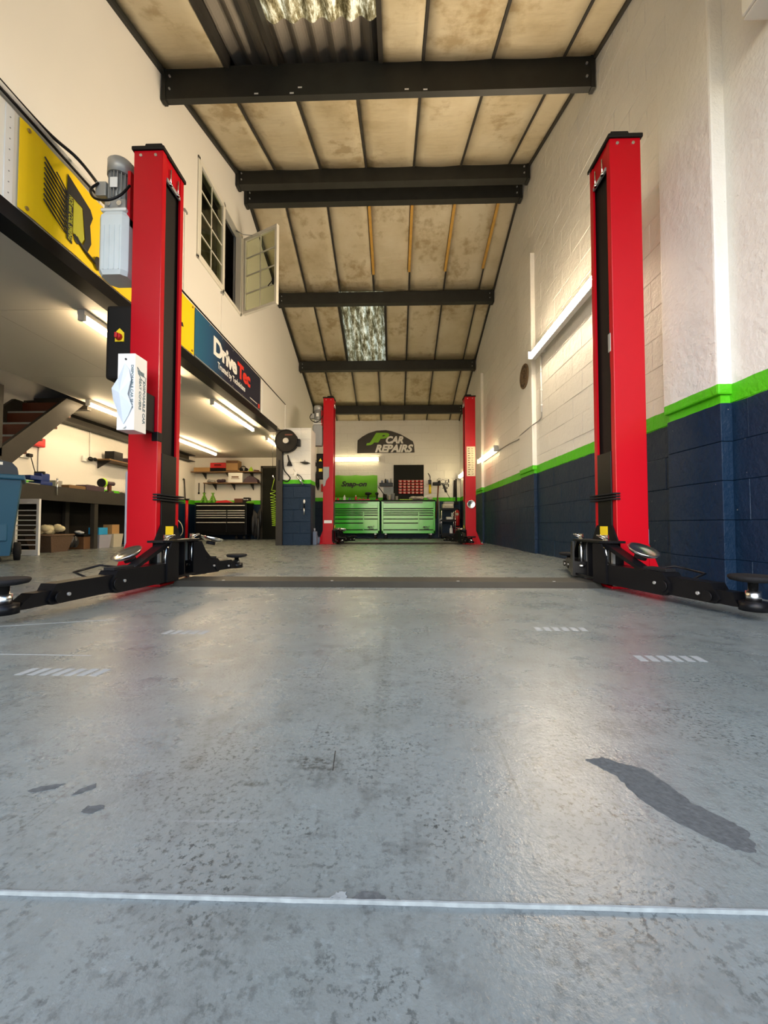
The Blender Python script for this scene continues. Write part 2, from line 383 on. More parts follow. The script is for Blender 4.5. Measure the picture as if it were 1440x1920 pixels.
for cx, cy, n in ((-.87, 1.03, 7), (.80, 1.18, 6), (.62, 1.50, 6), (-.75, 1.42, 5)):
    b = MB()
    for k in range(n):
        x0 = cx+(k-n/2)*.033; b.prism([(x0, cy-.022), (x0+.021, cy-.024), (x0+.027, cy+.024), (x0+.006, cy+.026)], 'z', -.001, .0004)
    add('tread_scuff', b, M['pale'], fl)
add('scratch_mark', MB().prism([(-.0985, .634), (-.0975, .634), (-.1015, .688), (-.103, .688)], 'z', -.001, .0004), M['ink'], fl)
add('joint_chip', blob([(-.068, .421), (-.062, .427), (-.052, .428), (-.05, .421)], .0011, .001), M['chip'], fl); add('joint_chip', blob([(-.044, .421), (-.038, .428), (-.02, .429), (-.01, .424), (-.012, .419)], .0009, .001), M['bare'], fl)
b = MB(); b.prism([(-2.2, 1.18), (-.9, 1.16), (-.9, 1.164), (-2.2, 1.186)], 'z', -.001, .0004)
add('paint_line', b, M['pale'], fl)
b = MB(); b.prism([(-1.9, 1.35), (-1.15, 1.60), (-1.15, 1.606), (-1.9, 1.357)], 'z', -.001, .0004)
add('paint_line', b, M['pale'], fl)

# right wall: blocks below, rough render near the door, blocks beyond
wr = struct('wall_right', MB().prism([(.42, -.1), (YB+.3, -.1), (YB+.3, roofz(YB+.3)+.25), (5.7, 5.85), (.42, roofz(.42)+.25)], 'x', XR+.006, XR+.26), M['wall'])
def block_mesh(L=.44, H=.225, D=.05, g=.0007, c=.0028, nx=-1):
    m = MB(); y0, y1, z0, z1 = g, L-g, g, H-g
    m.hull([(D, y0, z0), (D, y1, z0), (D, y1, z1), (D, y0, z1)], [(c, y0, z0), (c, y1, z0), (c, y1, z1), (c, y0, z1)])
    m.hull([(c, y0, z0), (c, y1, z0), (c, y1, z1), (c, y0, z1)], [(0, y0+c, z0+c), (0, y1-c, z0+c), (0, y1-c, z1-c), (0, y0+c, z1-c)])
    return m
BM = {}
def block(parent, kind, x, y, z, L, m):
    key = (kind, round(L, 3), m)
    if key not in BM: BM[key] = (block_mesh(L) if kind == 'x' else block_mesh(L, g=.003, c=.005)).mesh('block', M[m])
    o = bpy.data.objects.new('block', BM[key]); C.objects.link(o); o.parent = parent
    if kind == 'x': o.location = (x, y, z)
    else: o.location = (x, y, z); o.rotation_euler.z = PI/2
    return o
pil = [(2.29, 2.74, 3.64), (5.39, 5.95, 4.15), (8.55, 9.1, 3.7)]
rb = random.Random(11)
for k in range(5):
    z = -.035+k*.225; y = .43-(.22 if k % 2 else 0)
    while y < YB:
        a = max(y, .43); e = min(y+.44, YB)
        if e-a > .06: block(wr, 'x', XR+rb.uniform(-.002, .002), a, z+.0, round(e-a, 3), 'wall')
        y += .44
stuff = MB()
for k in range(5, 26):
    z = -.035+k*.225; y = 2.75-(.22 if k % 2 else 0)
    while y < YB:
        a = max(y, 2.75); e = min(y+.44, YB)
        zt = min(roofz(a), roofz(e))+.2
        if e-a > .06 and z < zt-.1:
            if k < 12: block(wr, 'x', XR+rb.uniform(-.0015, .0015), a, z, round(e-a, 3), 'wall')
            else:
                t = block_mesh(e-a, .225, .05, .0015, .004)
                me = t.mesh('t', None); n0 = len(stuff.b.verts)
                stuff.b.from_mesh(me); stuff.b.verts.ensure_lookup_table()
                for v in stuff.b.verts[n0:]: v.co += Vector((XR+rb.uniform(-.0008, .0008), a, z))
                bpy.data.meshes.remove(me)
        y += .44
add('upper_blocks', stuff, M['wall'], wr, kind='stuff')
add('render_coat', MB().prism([(.43, 1.09), (2.75, 1.09), (2.75, roofz(2.75)+.2), (.43, roofz(.43)+.2)], 'x', XR-.001, XR+.04), M['wall'], wr)
for i, (y0, y1, zt) in enumerate(pil):
    d = (.062, .04, .04)[i]
    p = add('pilaster', MB().prism([(y0+.012, 0), (y1-.012, 0), (y1-.012, 1.16), (y0+.012, 1.16)], 'x', XR-d+.008, XR+.02), M['wall'], wr)
    for k in range(5):
        z0 = max(-.035+k*.225, 0); z1 = min(-.035+(k+1)*.225, 1.16)
        add('block', MB().box(XR-d, XR+.01, y0+.004, y1-.004, z0+.0015, z1-.0015, .004), M['wall'], p)
    add('pilaster_face', MB().box(XR-d-.018, XR+.01, y0-.004, y1+.004, 1.135, zt, .012), M['wall'], p)
wb = struct('wall_back', MB().box(-2.75, XR+.3, YB+.006, YB+.3, -.1, 3.75), M['wall'])
for k in range(16):
    z = -.035+k*.225; x = -2.5-(.22 if k % 2 else 0)
    while x < XR:
        a = max(x, -2.5); e = min(x+.44, XR)
        if e-a > .06: block(wb, 'y', e, YB+rb.uniform(-.002, .002), z, round(e-a, 3), 'wall')
        x += .44
# left room walls
struct('wall_left', MB().box(-5.7, -5.45, .42, 10.85, -.1, roofz(5.7)+.2), M['wallroom'])
struct('wall_left_back', MB().box(-5.5, -2.5, 10.6, 10.8, -.1, 4.3), M['wallroom'])
struct('wall_partition', MB().box(-2.62, -2.5, 9.4, YB, 0, 2.3), M['wall'])
# front wall with the open doorway
b = MB(); b.box(-5.7, XL-.1, .12, .42, -.1, 3.9); b.box(XR+.02, XR+.4, .12, .42, -.1, 3.9); b.box(XL-.1, XR+.02, .12, .42, 3.45, 3.95)
struct('wall_front', b, M['cream'])
# upper left wall with the window hole
wl = (4.42, 5.74, 3.50, 4.72)
b = MB()
b.prism([(.42, 2.29), (wl[0], 2.29), (wl[0], roofz(wl[0])+.15), (.42, roofz(.42)+.15)], 'x', XL-.12, XL)
b.prism([(wl[1], 2.29), (YB, 2.29), (YB, roofz(YB)+.15), (wl[1], roofz(wl[1])+.15)], 'x', XL-.12, XL)
b.prism([(wl[0], 2.29), (wl[1], 2.29), (wl[1], wl[2]), (wl[0], wl[2])], 'x', XL-.12, XL)
b.prism([(wl[0], wl[3]), (wl[1], wl[3]+.0), (wl[1], roofz(wl[1])+.15), (wl[0], roofz(wl[0])+.15)], 'x', XL-.12, XL)
wlu = struct('wall_left_upper', b, M['cream'])
for y, z0, z1 in ((4.16, 2.9, 3.82), (5.09, 2.9, 3.46)):
    add('cover_strip', MB().box(XL-.01, XL+.012, y-.012, y+.012, z0, z1, .003), M['cream'], wlu)
    add('strip_clip', MB().box(XL-.01, XL+.02, y-.03, y+.03, z1-.01, z1+.02, .004), M['grey'], wlu)
add('corner_strip', MB().box(XL-.01, XL+.05, 8.02, 8.06, 2.24, 2.85, .005), M['cream'], wlu)
# upstairs room behind the window, its unlit darkness put into the wall colour
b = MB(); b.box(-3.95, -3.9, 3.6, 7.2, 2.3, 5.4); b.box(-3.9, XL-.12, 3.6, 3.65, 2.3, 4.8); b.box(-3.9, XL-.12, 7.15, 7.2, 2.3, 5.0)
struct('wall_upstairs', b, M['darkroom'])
# mezzanine soffit of boards
so = sroot('ceiling_left')
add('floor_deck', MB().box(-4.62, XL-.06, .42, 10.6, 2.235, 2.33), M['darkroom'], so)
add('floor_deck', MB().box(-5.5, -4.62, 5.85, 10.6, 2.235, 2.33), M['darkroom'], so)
xs = [-5.45, -4.62, -3.44, XL-.055]
for i in range(3):
    y = .42 if i else 5.85
    off = (0, 0, .9)[i]; ys = [y]
    q = .42+off+1.9
    while q < 10.5:
        if q > y+.3: ys.append(q)
        q += 2.4
    ys.append(10.6)
    for a, e in zip(ys, ys[1:]):
        add('soffit_board', MB().box(xs[i]+.002, xs[i+1]-.002, a+.002, e-.002, 2.215+rb.uniform(0, .003), 2.236), M['soffit'], so)
bmz = add('edge_beam', MB().prism([(XL+.05, 2.17), (XL+.05, 2.275), (XL+.04, 2.275), (XL+.035, 2.18), (XL-.05, 2.18), (XL-.05, 2.17)], 'y', .42, 7.46), M['black'], so, label='black steel edge beam below the banners')
add('bottom_flange', MB().box(XL-.09, XL+.056, .42, 7.46, 2.165, 2.176), M['black'], so)
add('wall_beam', MB().prism([(-5.45, 2.05), (-5.27, 2.05), (-5.27, 2.065), (-5.44, 2.07), (-5.44, 2.2), (-5.27, 2.2), (-5.27, 2.215), (-5.45, 2.215)], 'y', 5.6, 10.25), M['steel'], so)
fas = struct('trim_1', MB().box(XL-.02, XL+.035, .42, 8.05, 2.275, 2.86, .003), M['cream'])
fas['label'] = 'white fascia board along the mezzanine edge'
for y in (2.16, 6.60): add('batten', MB().box(XL+.034, XL+.042, y, y+.05, 2.28, 2.85), M['white'], fas)
for k in range(8): add('screw', MB().cyl((XL+.041, 2.185, 2.33+k*.065), (XL+.045, 2.185, 2.33+k*.065), .004, n=6), M['grey'], fas)
# roof: sheet, rooflights, lining panels, bars, steel purlins
b = MB()
openings = [(-1.16, -.13, .9, 3.42), (-1.13, -.19, 7.55, 9.62)]
def corrug(bb, x0, x1, y0, y1, dz, amp=.028, wl_=.174):
    n = max(8, int((x1-x0)/wl_*8)); 
    for i in range(n):
        xa = x0+(x1-x0)*i/n; xb = x0+(x1-x0)*(i+1)/n
        za = amp*math.sin(2*PI*xa/wl_); zb = amp*math.sin(2*PI*xb/wl_)
        f = bb.poly([(xa, y0, roofz(y0)+dz+za), (xb, y0, roofz(y0)+dz+zb), (xb, y1, roofz(y1)+dz+zb), (xa, y1, roofz(y1)+dz+za)]); f.smooth = True
def sheet(y0, y1, op=None, dz=.17):
    if op:
        corrug(b, -5.8, op[0], y0, y1, dz); corrug(b, op[1], XR+.3, y0, y1, dz)
    else: corrug(b, -5.8, XR+.3, y0, y1, dz)
sheet(-.1, .9); sheet(.9, 3.42, openings[0]); sheet(3.40, 5.7, dz=.168); sheet(5.7, 7.55); sheet(7.55, 9.62, openings[1]); sheet(9.62, 12.1)
b.prism([(-.1, roofz(-.1)+.21), (5.7, roofz(5.7)+.21), (5.7, roofz(5.7)+.24), (-.1, roofz(-.1)+.24)], 'x', -5.8, -1.2)
b.prism([(-.1, roofz(-.1)+.21), (5.7, roofz(5.7)+.21), (5.7, roofz(5.7)+.24), (-.1, roofz(-.1)+.24)], 'x', -.1, XR+.3)
b.prism([(3.44, roofz(3.44)+.21), (5.7, roofz(5.7)+.21), (5.7, roofz(5.7)+.24), (3.44, roofz(3.44)+.24)], 'x', -1.2, -.1)
b.prism([(5.7, roofz(5.7)+.21), (12.1, roofz(12.1)+.21), (12.1, roofz(12.1)+.24), (5.7, roofz(5.7)+.24)], 'x', -5.8, -1.16)
b.prism([(5.7, roofz(5.7)+.21), (12.1, roofz(12.1)+.21), (12.1, roofz(12.1)+.24), (5.7, roofz(5.7)+.24)], 'x', -.16, XR+.3)
b.prism([(5.7, roofz(5.7)+.21), (7.5, roofz(7.5)+.21), (7.5, roofz(7.5)+.24), (5.7, roofz(5.7)+.24)], 'x', -1.16, -.16)
b.prism([(9.65, roofz(9.65)+.21), (12.1, roofz(12.1)+.21), (12.1, roofz(12.1)+.24), (9.65, roofz(9.65)+.24)], 'x', -1.16, -.16)
ce = struct('ceiling', b, M['sheet'])
for o_ in openings:
    b = MB(); corrug(b, o_[0]-.02, o_[1]+.02, o_[2]-.03, o_[3]+.03, .175)
    add('rooflight_sheet', b, M['rooflight'], ce, label='corrugated see-through roof sheet mottled with moss')
lines = [-1.72, -1.06, -.40, .28, .95, 1.63]
pur = [(3.69, 3.745), (5.49, 5.60), (5.82, 5.92), (7.54, 7.65), (9.30, 9.42), (10.96, 11.06)]
bays = [(.42, 3.71), (3.73, 5.50), (5.9, 7.54), (7.64, 9.31), (9.41, 10.97), (11.05, YB)]
def slab(x0, x1, y0, y1, z0, z1): return MB().prism([(y0, roofz(y0)+z0), (y1, roofz(y1)+z0), (y1, roofz(y1)+z1), (y0, roofz(y0)+z1)], 'x', x0, x1)
for bi, (y0, y1) in enumerate(bays):
    L_ = [XL+.0]+lines+[XR]
    if bi == 0: L_ = [XL, -1.64, -1.16, -.13, .28, .95, 1.63, XR]
    if bi == 3: L_ = [XL, -1.63, -1.13, -.19, .28, .95, 1.63, XR]
    for i in range(len(L_)-1):
        a, e = L_[i]+.012, L_[i+1]-.012
        skip = (bi == 0 and i in (1, 2)) or (bi == 3 and i == 2)
        if not skip:
            m_ = MB(); n = 5; ny = 6
            V = {}
            for u in range(n+1):
                for v in range(ny+1):
                    xx = a+(e-a)*u/n; yy = y0+(y1-y0)*v/ny
                    sg = -.010*math.sin(PI*u/n)*(1+.6*math.sin(v*1.9+i*2+bi))
                    V[u, v] = m_._v((xx, yy, roofz(yy)+.004+sg))
            for u in range(n):
                for v in range(ny):
                    f = m_.b.faces.new((V[u, v], V[u+1, v], V[u+1, v+1], V[u, v+1])); f.smooth = True
            ex = bmesh.ops.extrude_face_region(m_.b, geom=list(m_.b.faces))
            for g_ in ex['geom']:
                if isinstance(g_, bmesh.types.BMVert): g_.co.z += .025
            add('lining_panel', m_, M['ceil'], ce)
        if i and i < len(L_)-1:
            wd = .022 if (bi in (0, 3) and L_[i] in (-1.64, -1.16, -.13, -1.13, -.19)) else .013
            add('lining_bar', slab(L_[i]-wd, L_[i]+wd, y0, y1, -.006, .12 if wd > .02 else .05), M['steel'], ce)
    add('lining_bar', slab(XR-.03, XR, y0, y1, -.03, .0), M['steel'], ce)
    add('lining_bar', slab(XL, XL+.035, y0, y1, -.045, .0), M['beam'], ce)
for x, y0, y1, dx in ((-.40, 5.93, 7.18, .012), (.28, 5.93, 7.14, -.01), (.95, 5.93, 7.14, -.02), (1.63, 5.93, 7.1, -.02)):
    add('batten', MB().hull([(x-.022, y0, roofz(y0)-.03), (x+.022, y0, roofz(y0)-.03), (x+.022, y0, roofz(y0)-.004), (x-.022, y0, roofz(y0)-.004)],
        [(x+dx-.022, y1, roofz(y1)-.03), (x+dx+.022, y1, roofz(y1)-.03), (x+dx+.022, y1, roofz(y1)-.004), (x+dx-.022, y1, roofz(y1)-.004)]), M['wood'], ce, label='yellow bare timber batten')
for i, (y0, y1) in enumerate(pur):
    zt = roofz((y0+y1)/2)+.01; dp = (.32, .23, .23, .22, .22, .22)[i]
    b = MB(); zb = zt-dp; ym = y1 if i != 1 else y0
    # channel purlin: web in front, flanges running back
    b.prism([(y0, zb), (y1, zb-.004), (y1, zb+.03), (y1-.008, zb+.03), (y1-.008, zb+.008), (y0+.01, zb+.012), (y0+.01, zt-.012), (y1, zt-.012), (y1, zt), (y0, zt)], 'x', XL+.01, XR-.01)
    p = add('roof_purlin', b, M['beam'], ce, label='dark steel roof purlin')
    for s_ in (-1, 1):
        xe = XR-.03 if s_ > 0 else XL+.03
        add('end_cleat', MB().box(xe-.02, xe+.02, y0-.01, y1, zb-.02, zt, .004), M['beam'], p)
        for q in (.3, .7): add('bolt', MB().cyl((xe-.06*s_, y0-.014, zb+dp*q), (xe-.06*s_, y0+.002, zb+dp*q), .011, n=6), M['grey'], p)
    if i == 0:
        for xq, zq in ((-1.35, .02), (-1.0, .015), (-.92, .07), (.12, .02), (.3, .012)):
            add('paint_fleck', MB().box(xq-.02, xq+.02, y0-.0015, y0+.001, zb+zq, zb+zq+.014), M['inkwhite'], p)
# the pier and its steel post
pr = struct('trim_2', MB().box(-2.13, -1.6, 7.456, 7.9, 0, 2.235), M['pier'])
for k in range(10):
    z = k*.225; xs_ = [-2.13, -1.80, -1.592] if k % 2 else [-2.13, -1.93, -1.592]
    for a, e in zip(xs_, xs_[1:]): block(pr, 'y', e, 7.45, z-.004 if k else 0, round(e-a, 3), 'pier')
struct('trim_3', MB().box(-2.25, -2.13, 7.40, 7.55, 0, 2.2, .004).box(-2.25, -2.13, 7.54, 7.6, 0, 2.2), M['steel'])
# windows: closed light and open sash
win = sroot('window_1')
def sash(M_, parent, w_, h_, name='sash'):
    f = .042; t = .05
    s_ = MB(M_); s_.box(0, w_, 0, t, 0, f, .004); s_.box(0, w_, 0, t, h_-f, h_, .004); s_.box(0, f, 0, t, f, h_-f, .004); s_.box(w_-f, w_, 0, t, f, h_-f, .004)
    s = add(name, s_, M['upvc'], parent)
    g = MB(M_); g.box(w_/2-.008, w_/2+.008, .018, .032, f, h_-f)
    for k in (1, 2, 3): g.box(f, w_-f, .018, .032, f+(h_-2*f)*k/4-.008, f+(h_-2*f)*k/4+.008)
    add('glazing_bar', g, M['upvc'], s)
    for i in range(2):
        for k in range(4):
            x0 = f if i == 0 else w_/2+.008; x1 = w_/2-.008 if i == 0 else w_-f
            z0 = f+(h_-2*f)*k/4+(.008 if k else 0); z1 = f+(h_-2*f)*(k+1)/4-.008
            add('pane', MB(M_).box(x0, x1, .022, .028, z0, z1), M['glass'], s)
    return s
fr = MB(); y0, y1, z0, z1 = wl
for a in ((y0, y0+.04, z0, z1), (y1-.04, y1, z0, z1), (y0, y1, z0, z0+.04), (y0, y1, z1-.04, z1), (5.10, 5.15, z0, z1)):
    fr.box(XL-.07, XL+.016, *a, .004)
add('window_frame', fr, M['upvc'], win)
Mz = Matrix.Translation((XL+.02, y0+.03, z0+.03)) @ Matrix.Rotation(PI/2, 4, 'Z')
sash(Mz, win, .67, z1-z0-.06)
ang = math.atan2(.40, -.60)   # direction from the hinge towards the free edge is (+x, -y)
hinge = Vector((XL+.03, 5.74, z0+.03)); d_ = Vector((.615, -.30, 0)).normalized()
Mo = Matrix.Translation(hinge) @ Matrix.Rotation(math.atan2(d_.y, d_.x), 4, 'Z')
so_ = sash(Mo, win, .66, z1-z0-.06, 'open_sash')
add('handle', MB(Mo).box(.60, .62, -.03, 0, .28, .36, .004).tube([(.61, -.03, .32), (.55, -.05, .25)], .007), M['black'], so_)
add('stay', MB().tube([(XL, 5.55, z1-.05), (XL+.08, 5.62, z1-.06), tuple(Mo @ Vector((.2, .02, z1-z0-.07)))], .006), M['grey'], so_)
# door at the back of the left room
dr = sroot('door_1')
add('door_frame', MB().box(-3.62, -3.56, 10.53, 10.6, 0, 1.98, .005).box(-2.68, -2.62, 10.53, 10.6, 0, 1.98, .005).box(-3.62, -2.62, 10.53, 10.6, 1.92, 1.98, .005), M['steel'], dr)
dl = add('door_leaf', MB().box(-3.56, -2.68, 10.55, 10.58, .01, 1.92, .004), M['darkgreen'], dr)
add('door_handle', MB().tube([(-2.76, 10.55, 1.0), (-2.76, 10.5, 1.0), (-2.86, 10.5, 1.0)], .01), M['chrome'], dl)
# ================================================================== LIGHTS
def tube_light(name, x, y0, y1, z, label, m='tube', wall=0):
    t = T(name, label, 'light', (x, y0, z), 0)
    L_ = y1-y0
    if wall:
        add('batten', MB().box(-.015, .045, 0, L_, -.05, .05, .004), M['white'], t)
        b = MB(); A = []; B = []
        for k in range(9):
            a = -PI/2+PI*k/8; A.append((-.016-.018*math.cos(a), .03, .044*math.sin(a))); B.append((-.016-.018*math.cos(a), L_-.03, .044*math.sin(a)))
        b.hull(A, B); add('tube_cover', b, M[m], t)
        for q in (.2, L_-.2): add('bracket', MB().box(.04, .10, q, q+.03, -.03, .03, .003), M['white'], t)
        for q in (.0, L_-.03): add('end_cap', MB().box(-.062, -.01, q, q+.03, -.047, .047, .005), M['white'], t)
    else:
        add('batten', MB().box(-.032, .032, 0, L_, .02, .062, .004), M['white'], t)
        add('tube', MB().cyl((0, .03, -.006), (0, L_-.03, -.006), .021, n=10), M[m], t)
        for q in (.0, L_-.03): add('end_cap', MB().box(-.028, .028, q, q+.03, -.03, .025, .005), M['white'], t)
    return t
tube_light('tube_light', -2.66, 3.22, 4.75, 2.153, 'lit tube under the mezzanine nearest the door, running behind the tall red post')
tube_light('tube_light', -2.64, 5.58, 7.25, 2.153, 'lit tube under the mezzanine below the dark blue banner')
tube_light('tube_light', -2.63, 7.98, 9.5, 2.153, 'lit tube under the mezzanine behind the black hose reel')
tube_light('tube_light', -4.47, 5.57, 7.1, 2.153, 'lit tube near the head of the dark staircase')
tube_light('tube_light', -4.49, 7.93, 9.75, 2.153, 'lit tube above the shelves of the back left corner')
tube_light('tube_light', XR-.10, 3.3, 5.23, 2.63, 'bright bare tube high on the white side wall', 'tubewhite', 1)
def box_light(name, label, loc, L_, alongx):
    t = T(name, label, 'light', loc, 0)
    m_ = Matrix() if alongx else Matrix.Rotation(PI/2, 4, 'Z')
    # local: runs +x, wall behind at +y
    add('tray', MB(m_).box(0, L_, -.03, 0, -.06, .06, .01), M['white'], t)
    b = MB(m_); n = 8; A = []; B = []
    for k in range(n+1):
        a = -PI/2+PI*k/n; A.append((.03, -.03-.045*math.cos(a), .058*math.sin(a))); B.append((L_-.03, -.03-.045*math.cos(a), .058*math.sin(a)))
    b.hull(A, B); add('diffuser', b, M['diff'], t)
    for q in (0, L_-.035): add('end_cap', MB(m_).box(q, q+.035, -.1, 0, -.06, .06, .012), M['white' if not alongx else 'beige'], t)
    return t
box_light('strip_light', 'lit diffuser strip light on the end wall over the green banner', (-1.80, YB-.005, 2.33), 1.36, True)
# on the right wall (runs +y, wall at +x -> mirror by rotation of pi about z plus shift)
def wall_strip(y0, y1, z, label):
    t = T('strip_light', label, 'light', (XR, y0, z), 0); L_ = y1-y0
    add('tray', MB().box(-.03, 0, 0, L_, -.06, .06, .01), M['white'], t)
    b = MB(); A = []; B = []
    for k in range(9):
        a = -PI/2+PI*k/8; A.append((-.03-.045*math.cos(a), .03, .058*math.sin(a))); B.append((-.03-.045*math.cos(a), L_-.03, .058*math.sin(a)))
    b.hull(A, B); add('diffuser', b, M['diff'], t)
    for q in (0, L_-.035): add('end_cap', MB().box(-.1, 0, q, q+.035, -.06, .06, .012), M['grey'], t)
wall_strip(7.3, 8.85, 1.80, 'lit diffuser strip light halfway down the side wall')
wall_strip(10.1, 11.5, 1.79, 'lit diffuser strip light in the far corner behind the red post')
# ================================================================== LIFTS
def arm(parent, P0, P1, z0=.035, secs=(.52, .85), h=(.115, .088, .055), w=(.10, .078, .06), padz=.18, stiff=True, guard=0):
    """telescoping swing arm from the pin P0 to the pad centre P1 (world minus post location)"""
    P0 = Vector((*P0, 0)); P1 = Vector((*P1, 0)); d = P1-P0; L_ = d.length
    m_ = Matrix.Translation(P0) @ Matrix.Rotation(math.atan2(d.y, d.x), 4, 'Z')
    a = MB(m_); x1 = L_*secs[0]; h0, h1, h2 = h
    a.prism([(-.03, z0), (x1-.03, z0), (x1+.0, z0+.02), (x1+.005, z0+h0*.55), (x1-.035, z0+h0), (-.03, z0+h0)], 'y', -w[0]/2, w[0]/2)
    A = add('arm', a, M['black'], parent)
    a = MB(m_); x2 = L_*secs[1]
    a.prism([(x1*.5, z0+.008), (x2-.01, z0+.008), (x2+.01, z0+.03), (x2-.03, z0+.008+h1), (x1*.5, z0+.008+h1)], 'y', -w[1]/2, w[1]/2)
    add('arm_extension', a, M['black'], A)
    a = MB(m_)
    a.prism([(x2*.7, z0+.014), (L_-.06, z0+.010), (L_-.03, z0+.012), (L_-.05, z0+.04), (x2+.06, z0+.014+h2), (x2*.7, z0+.014+h2)], 'y', -w[2]/2, w[2]/2)
    a.cyl((L_, 0, z0+.004), (L_, 0, z0+.042), .048, n=20)
    add('arm_tip', a, M['black'], A)
    # stop plates at the joints
    for xx, hh in ((x1, h0), (x2, h1)):
        a = MB(m_)
        for s_ in (-1, 1): a.lathe_ax((xx-.035, s_*(w[0]/2), z0+hh*.42), (xx-.035, s_*(w[0]/2+.006), z0+hh*.42), [(0, hh*.27), (1, hh*.27)], 14)
        add('stop_plate', a, M['black'], A)
        add('bolt', MB(m_).cyl((xx-.075, w[0]/2, z0+hh*.5), (xx-.075, w[0]/2+.008, z0+hh*.5), .008, n=8).cyl((xx-.075, -w[0]/2-.008, z0+hh*.5), (xx-.075, -w[0]/2, z0+hh*.5), .008, n=8), M['grey'], A)
    add('top_block', MB(m_).box(x1-.17, x1-.03, -.03, .03, z0+h0, z0+h0+.016, .003), M['rubber'], A)
    add('pad_screw', MB(m_).lathe_ax((L_, 0, z0+.04), (L_, 0, padz-.02), [(0, .026), (.5, .026), (.5, .017), (1, .017)], 18), M['chrome'], A)
    pd = add('lift_pad', MB(m_).lathe_ax((L_, 0, padz-.026), (L_, 0, padz), [(0, .05), (.2, .074), (.55, .08), (.85, .08), (1, .074)], 28), M['rubber'], A)
    if stiff:
        sx = min(.30, L_*.35)
        add('stiffener', MB(m_).prism([(-.02, .27), (.02, .283), (sx, z0+h0+.004), (sx+.12, z0+h0+.002), (sx-.03, z0+h0-.002)], 'y', -.032, .032), M['black'], A)
        add('yoke', MB(m_).prism([(-.04, z0+.0), (.07, z0), (.07, .2), (.03, .272), (-.04, .272)], 'y', -.062, -.05).prism([(-.04, z0), (.07, z0), (.07, .2), (.03, .272), (-.04, .272)], 'y', .05, .062), M['black'], A)
    if guard:
        g = guard
        add('foot_guard', MB(m_).tube([(sx, g*.05, z0+h0), (sx+.04, g*.15, z0+h0+.015), (x1-.02, g*.19, z0+h0-.01), (x1+.02, g*.05, z0+h0-.04)], .006), M['black'], A)
    return A
def post(s, x, y, H, label, near=True, farm=None, rarm=None):
    """s = -1: the post on the left, its open channel looks to +x"""
    t = T('lift_post', label, 'car lift', (x, y, 0))
    I = Matrix.Diagonal((-s, 1, 1, 1))
    hw = .0975 if near else .105; D = .26 if near else .24
    c = MB(I)
    prof = [(-hw, 0), (hw-.012, 0), (hw, .008), (hw, .045), (hw-.012, .045), (hw-.012, .012), (-hw+.012, .012), (-hw+.012, D-.012), (hw-.012, D-.012), (hw-.012, D-.045), (hw, D-.045), (hw, D-.008), (hw-.012, D), (-hw, D)]
    # fold the concave channel into three shells so that it stays watertight
    c.box(-hw, hw, 0, .012, .01, H-.02, .004); c.box(-hw, hw, D-.012, D, .01, H-.02, .004); c.box(-hw, -hw+.012, .008, D-.008, .01, H-.02)
    c.box(hw-.014, hw, .008, .042, .01, H-.02); c.box(hw-.014, hw, D-.042, D-.008, .01, H-.02)
    col = add('column', c, M['red'], t)
    add('column_lining', MB(I).box(hw-.05, hw-.028, .014, D-.014, .3, H-.13), M['blackmat'], col)
    cap = MB(I); cap.box(-hw-.012, hw+.012, -.012, D+.012, H-.022, H+.004, .006)
    cap.prism([(-.03, H+.002), (hw+.0, H+.002), (hw-.01, H+.026), (-.02, H+.026)], 'y', .0, D)
    add('top_cap', cap, M['blackmat'], t)
    b = MB(I)
    for u in (-.05, .05): b.cyl((u, -.006, H-.055), (u, .004, H-.055), .010, n=8)
    add('cap_bolt', b, M['chrome'], t)
    cb = add('top_bar', MB(I).box(hw-.008, hw+.004, .05, D-.05, H-.19, H-.165), M['grey'], t)
    add('crown_plate', MB(I).box(hw-.012, hw-.004, .04, D-.04, H-.165, H-.02), M['red'], t)
    for yy in (.085, .175): add('threaded_rod', MB(I).cyl((hw+.006, yy, H-.19), (hw+.006, yy, H-.08), .005, n=6).cyl((hw+.006, yy, H-.19), (hw+.006, yy, H-.175), .011, n=6), M['chrome'], cb)
    bp = MB(I); bp.box(-hw-.13, hw+.07, -.06, D+.08, 0, .014, .004); add('base_plate', bp, M['red'], t)
    g = MB(I)
    for yy in (0, D-.014): g.prism([(-hw, .27), (-hw, .014), (-hw-.085, .014), (-hw-.085, .05)], 'y', yy, yy+.014)
    add('gusset', g, M['red'], t)
    for u, yy in ((-hw-.11, -.03), (-hw-.11, D+.05), (hw+.04, -.04), (hw+.04, D+.06)):
        add('anchor_bolt', MB(I).cyl((u, yy, .012), (u, yy, .05), .008, n=8).cyl((u, yy, .014), (u, yy, .028), .014, n=6), M['grey'], t)
    # carriage
    ca = add('carriage', MB(I).box(hw-.03, hw+.006, .046, D-.046, .06, .86, .003), M['black'], t)
    z1 = .29; pu = hw+.085
    add('head_plate', MB(I).prism([(hw-.0, -.09), (hw+.10, -.09), (hw+.135, -.045), (hw+.135, D+.045), (hw+.10, D+.09), (hw, D+.09)], 'z', z1-.014, z1), M['black'], ca)
    add('foot_plate', MB(I).prism([(hw, -.08), (hw+.12, -.08), (hw+.135, -.03), (hw+.135, D+.03), (hw+.12, D+.08), (hw, D+.08)], 'z', .045, .058), M['black'], ca)
    add('centre_web', MB(I).box(hw, hw+.12, .125, .137, .05, z1).box(hw-.02, hw+.004, .0, D, .05, z1), M['black'], ca)
    bk = MB(I); bk.prism([(-.03, z1-.01), (D+.03, z1-.01), (D-.04, z1+.095), (.04, z1+.095)], 'x', hw+.002, hw+.012); add('back_plate', bk, M['black'], ca)
    add('warning_label', MB(I).box(hw+.012, hw+.0145, D/2-.045, D/2+.045, z1+.03, z1+.088), M['yellowp'], ca)
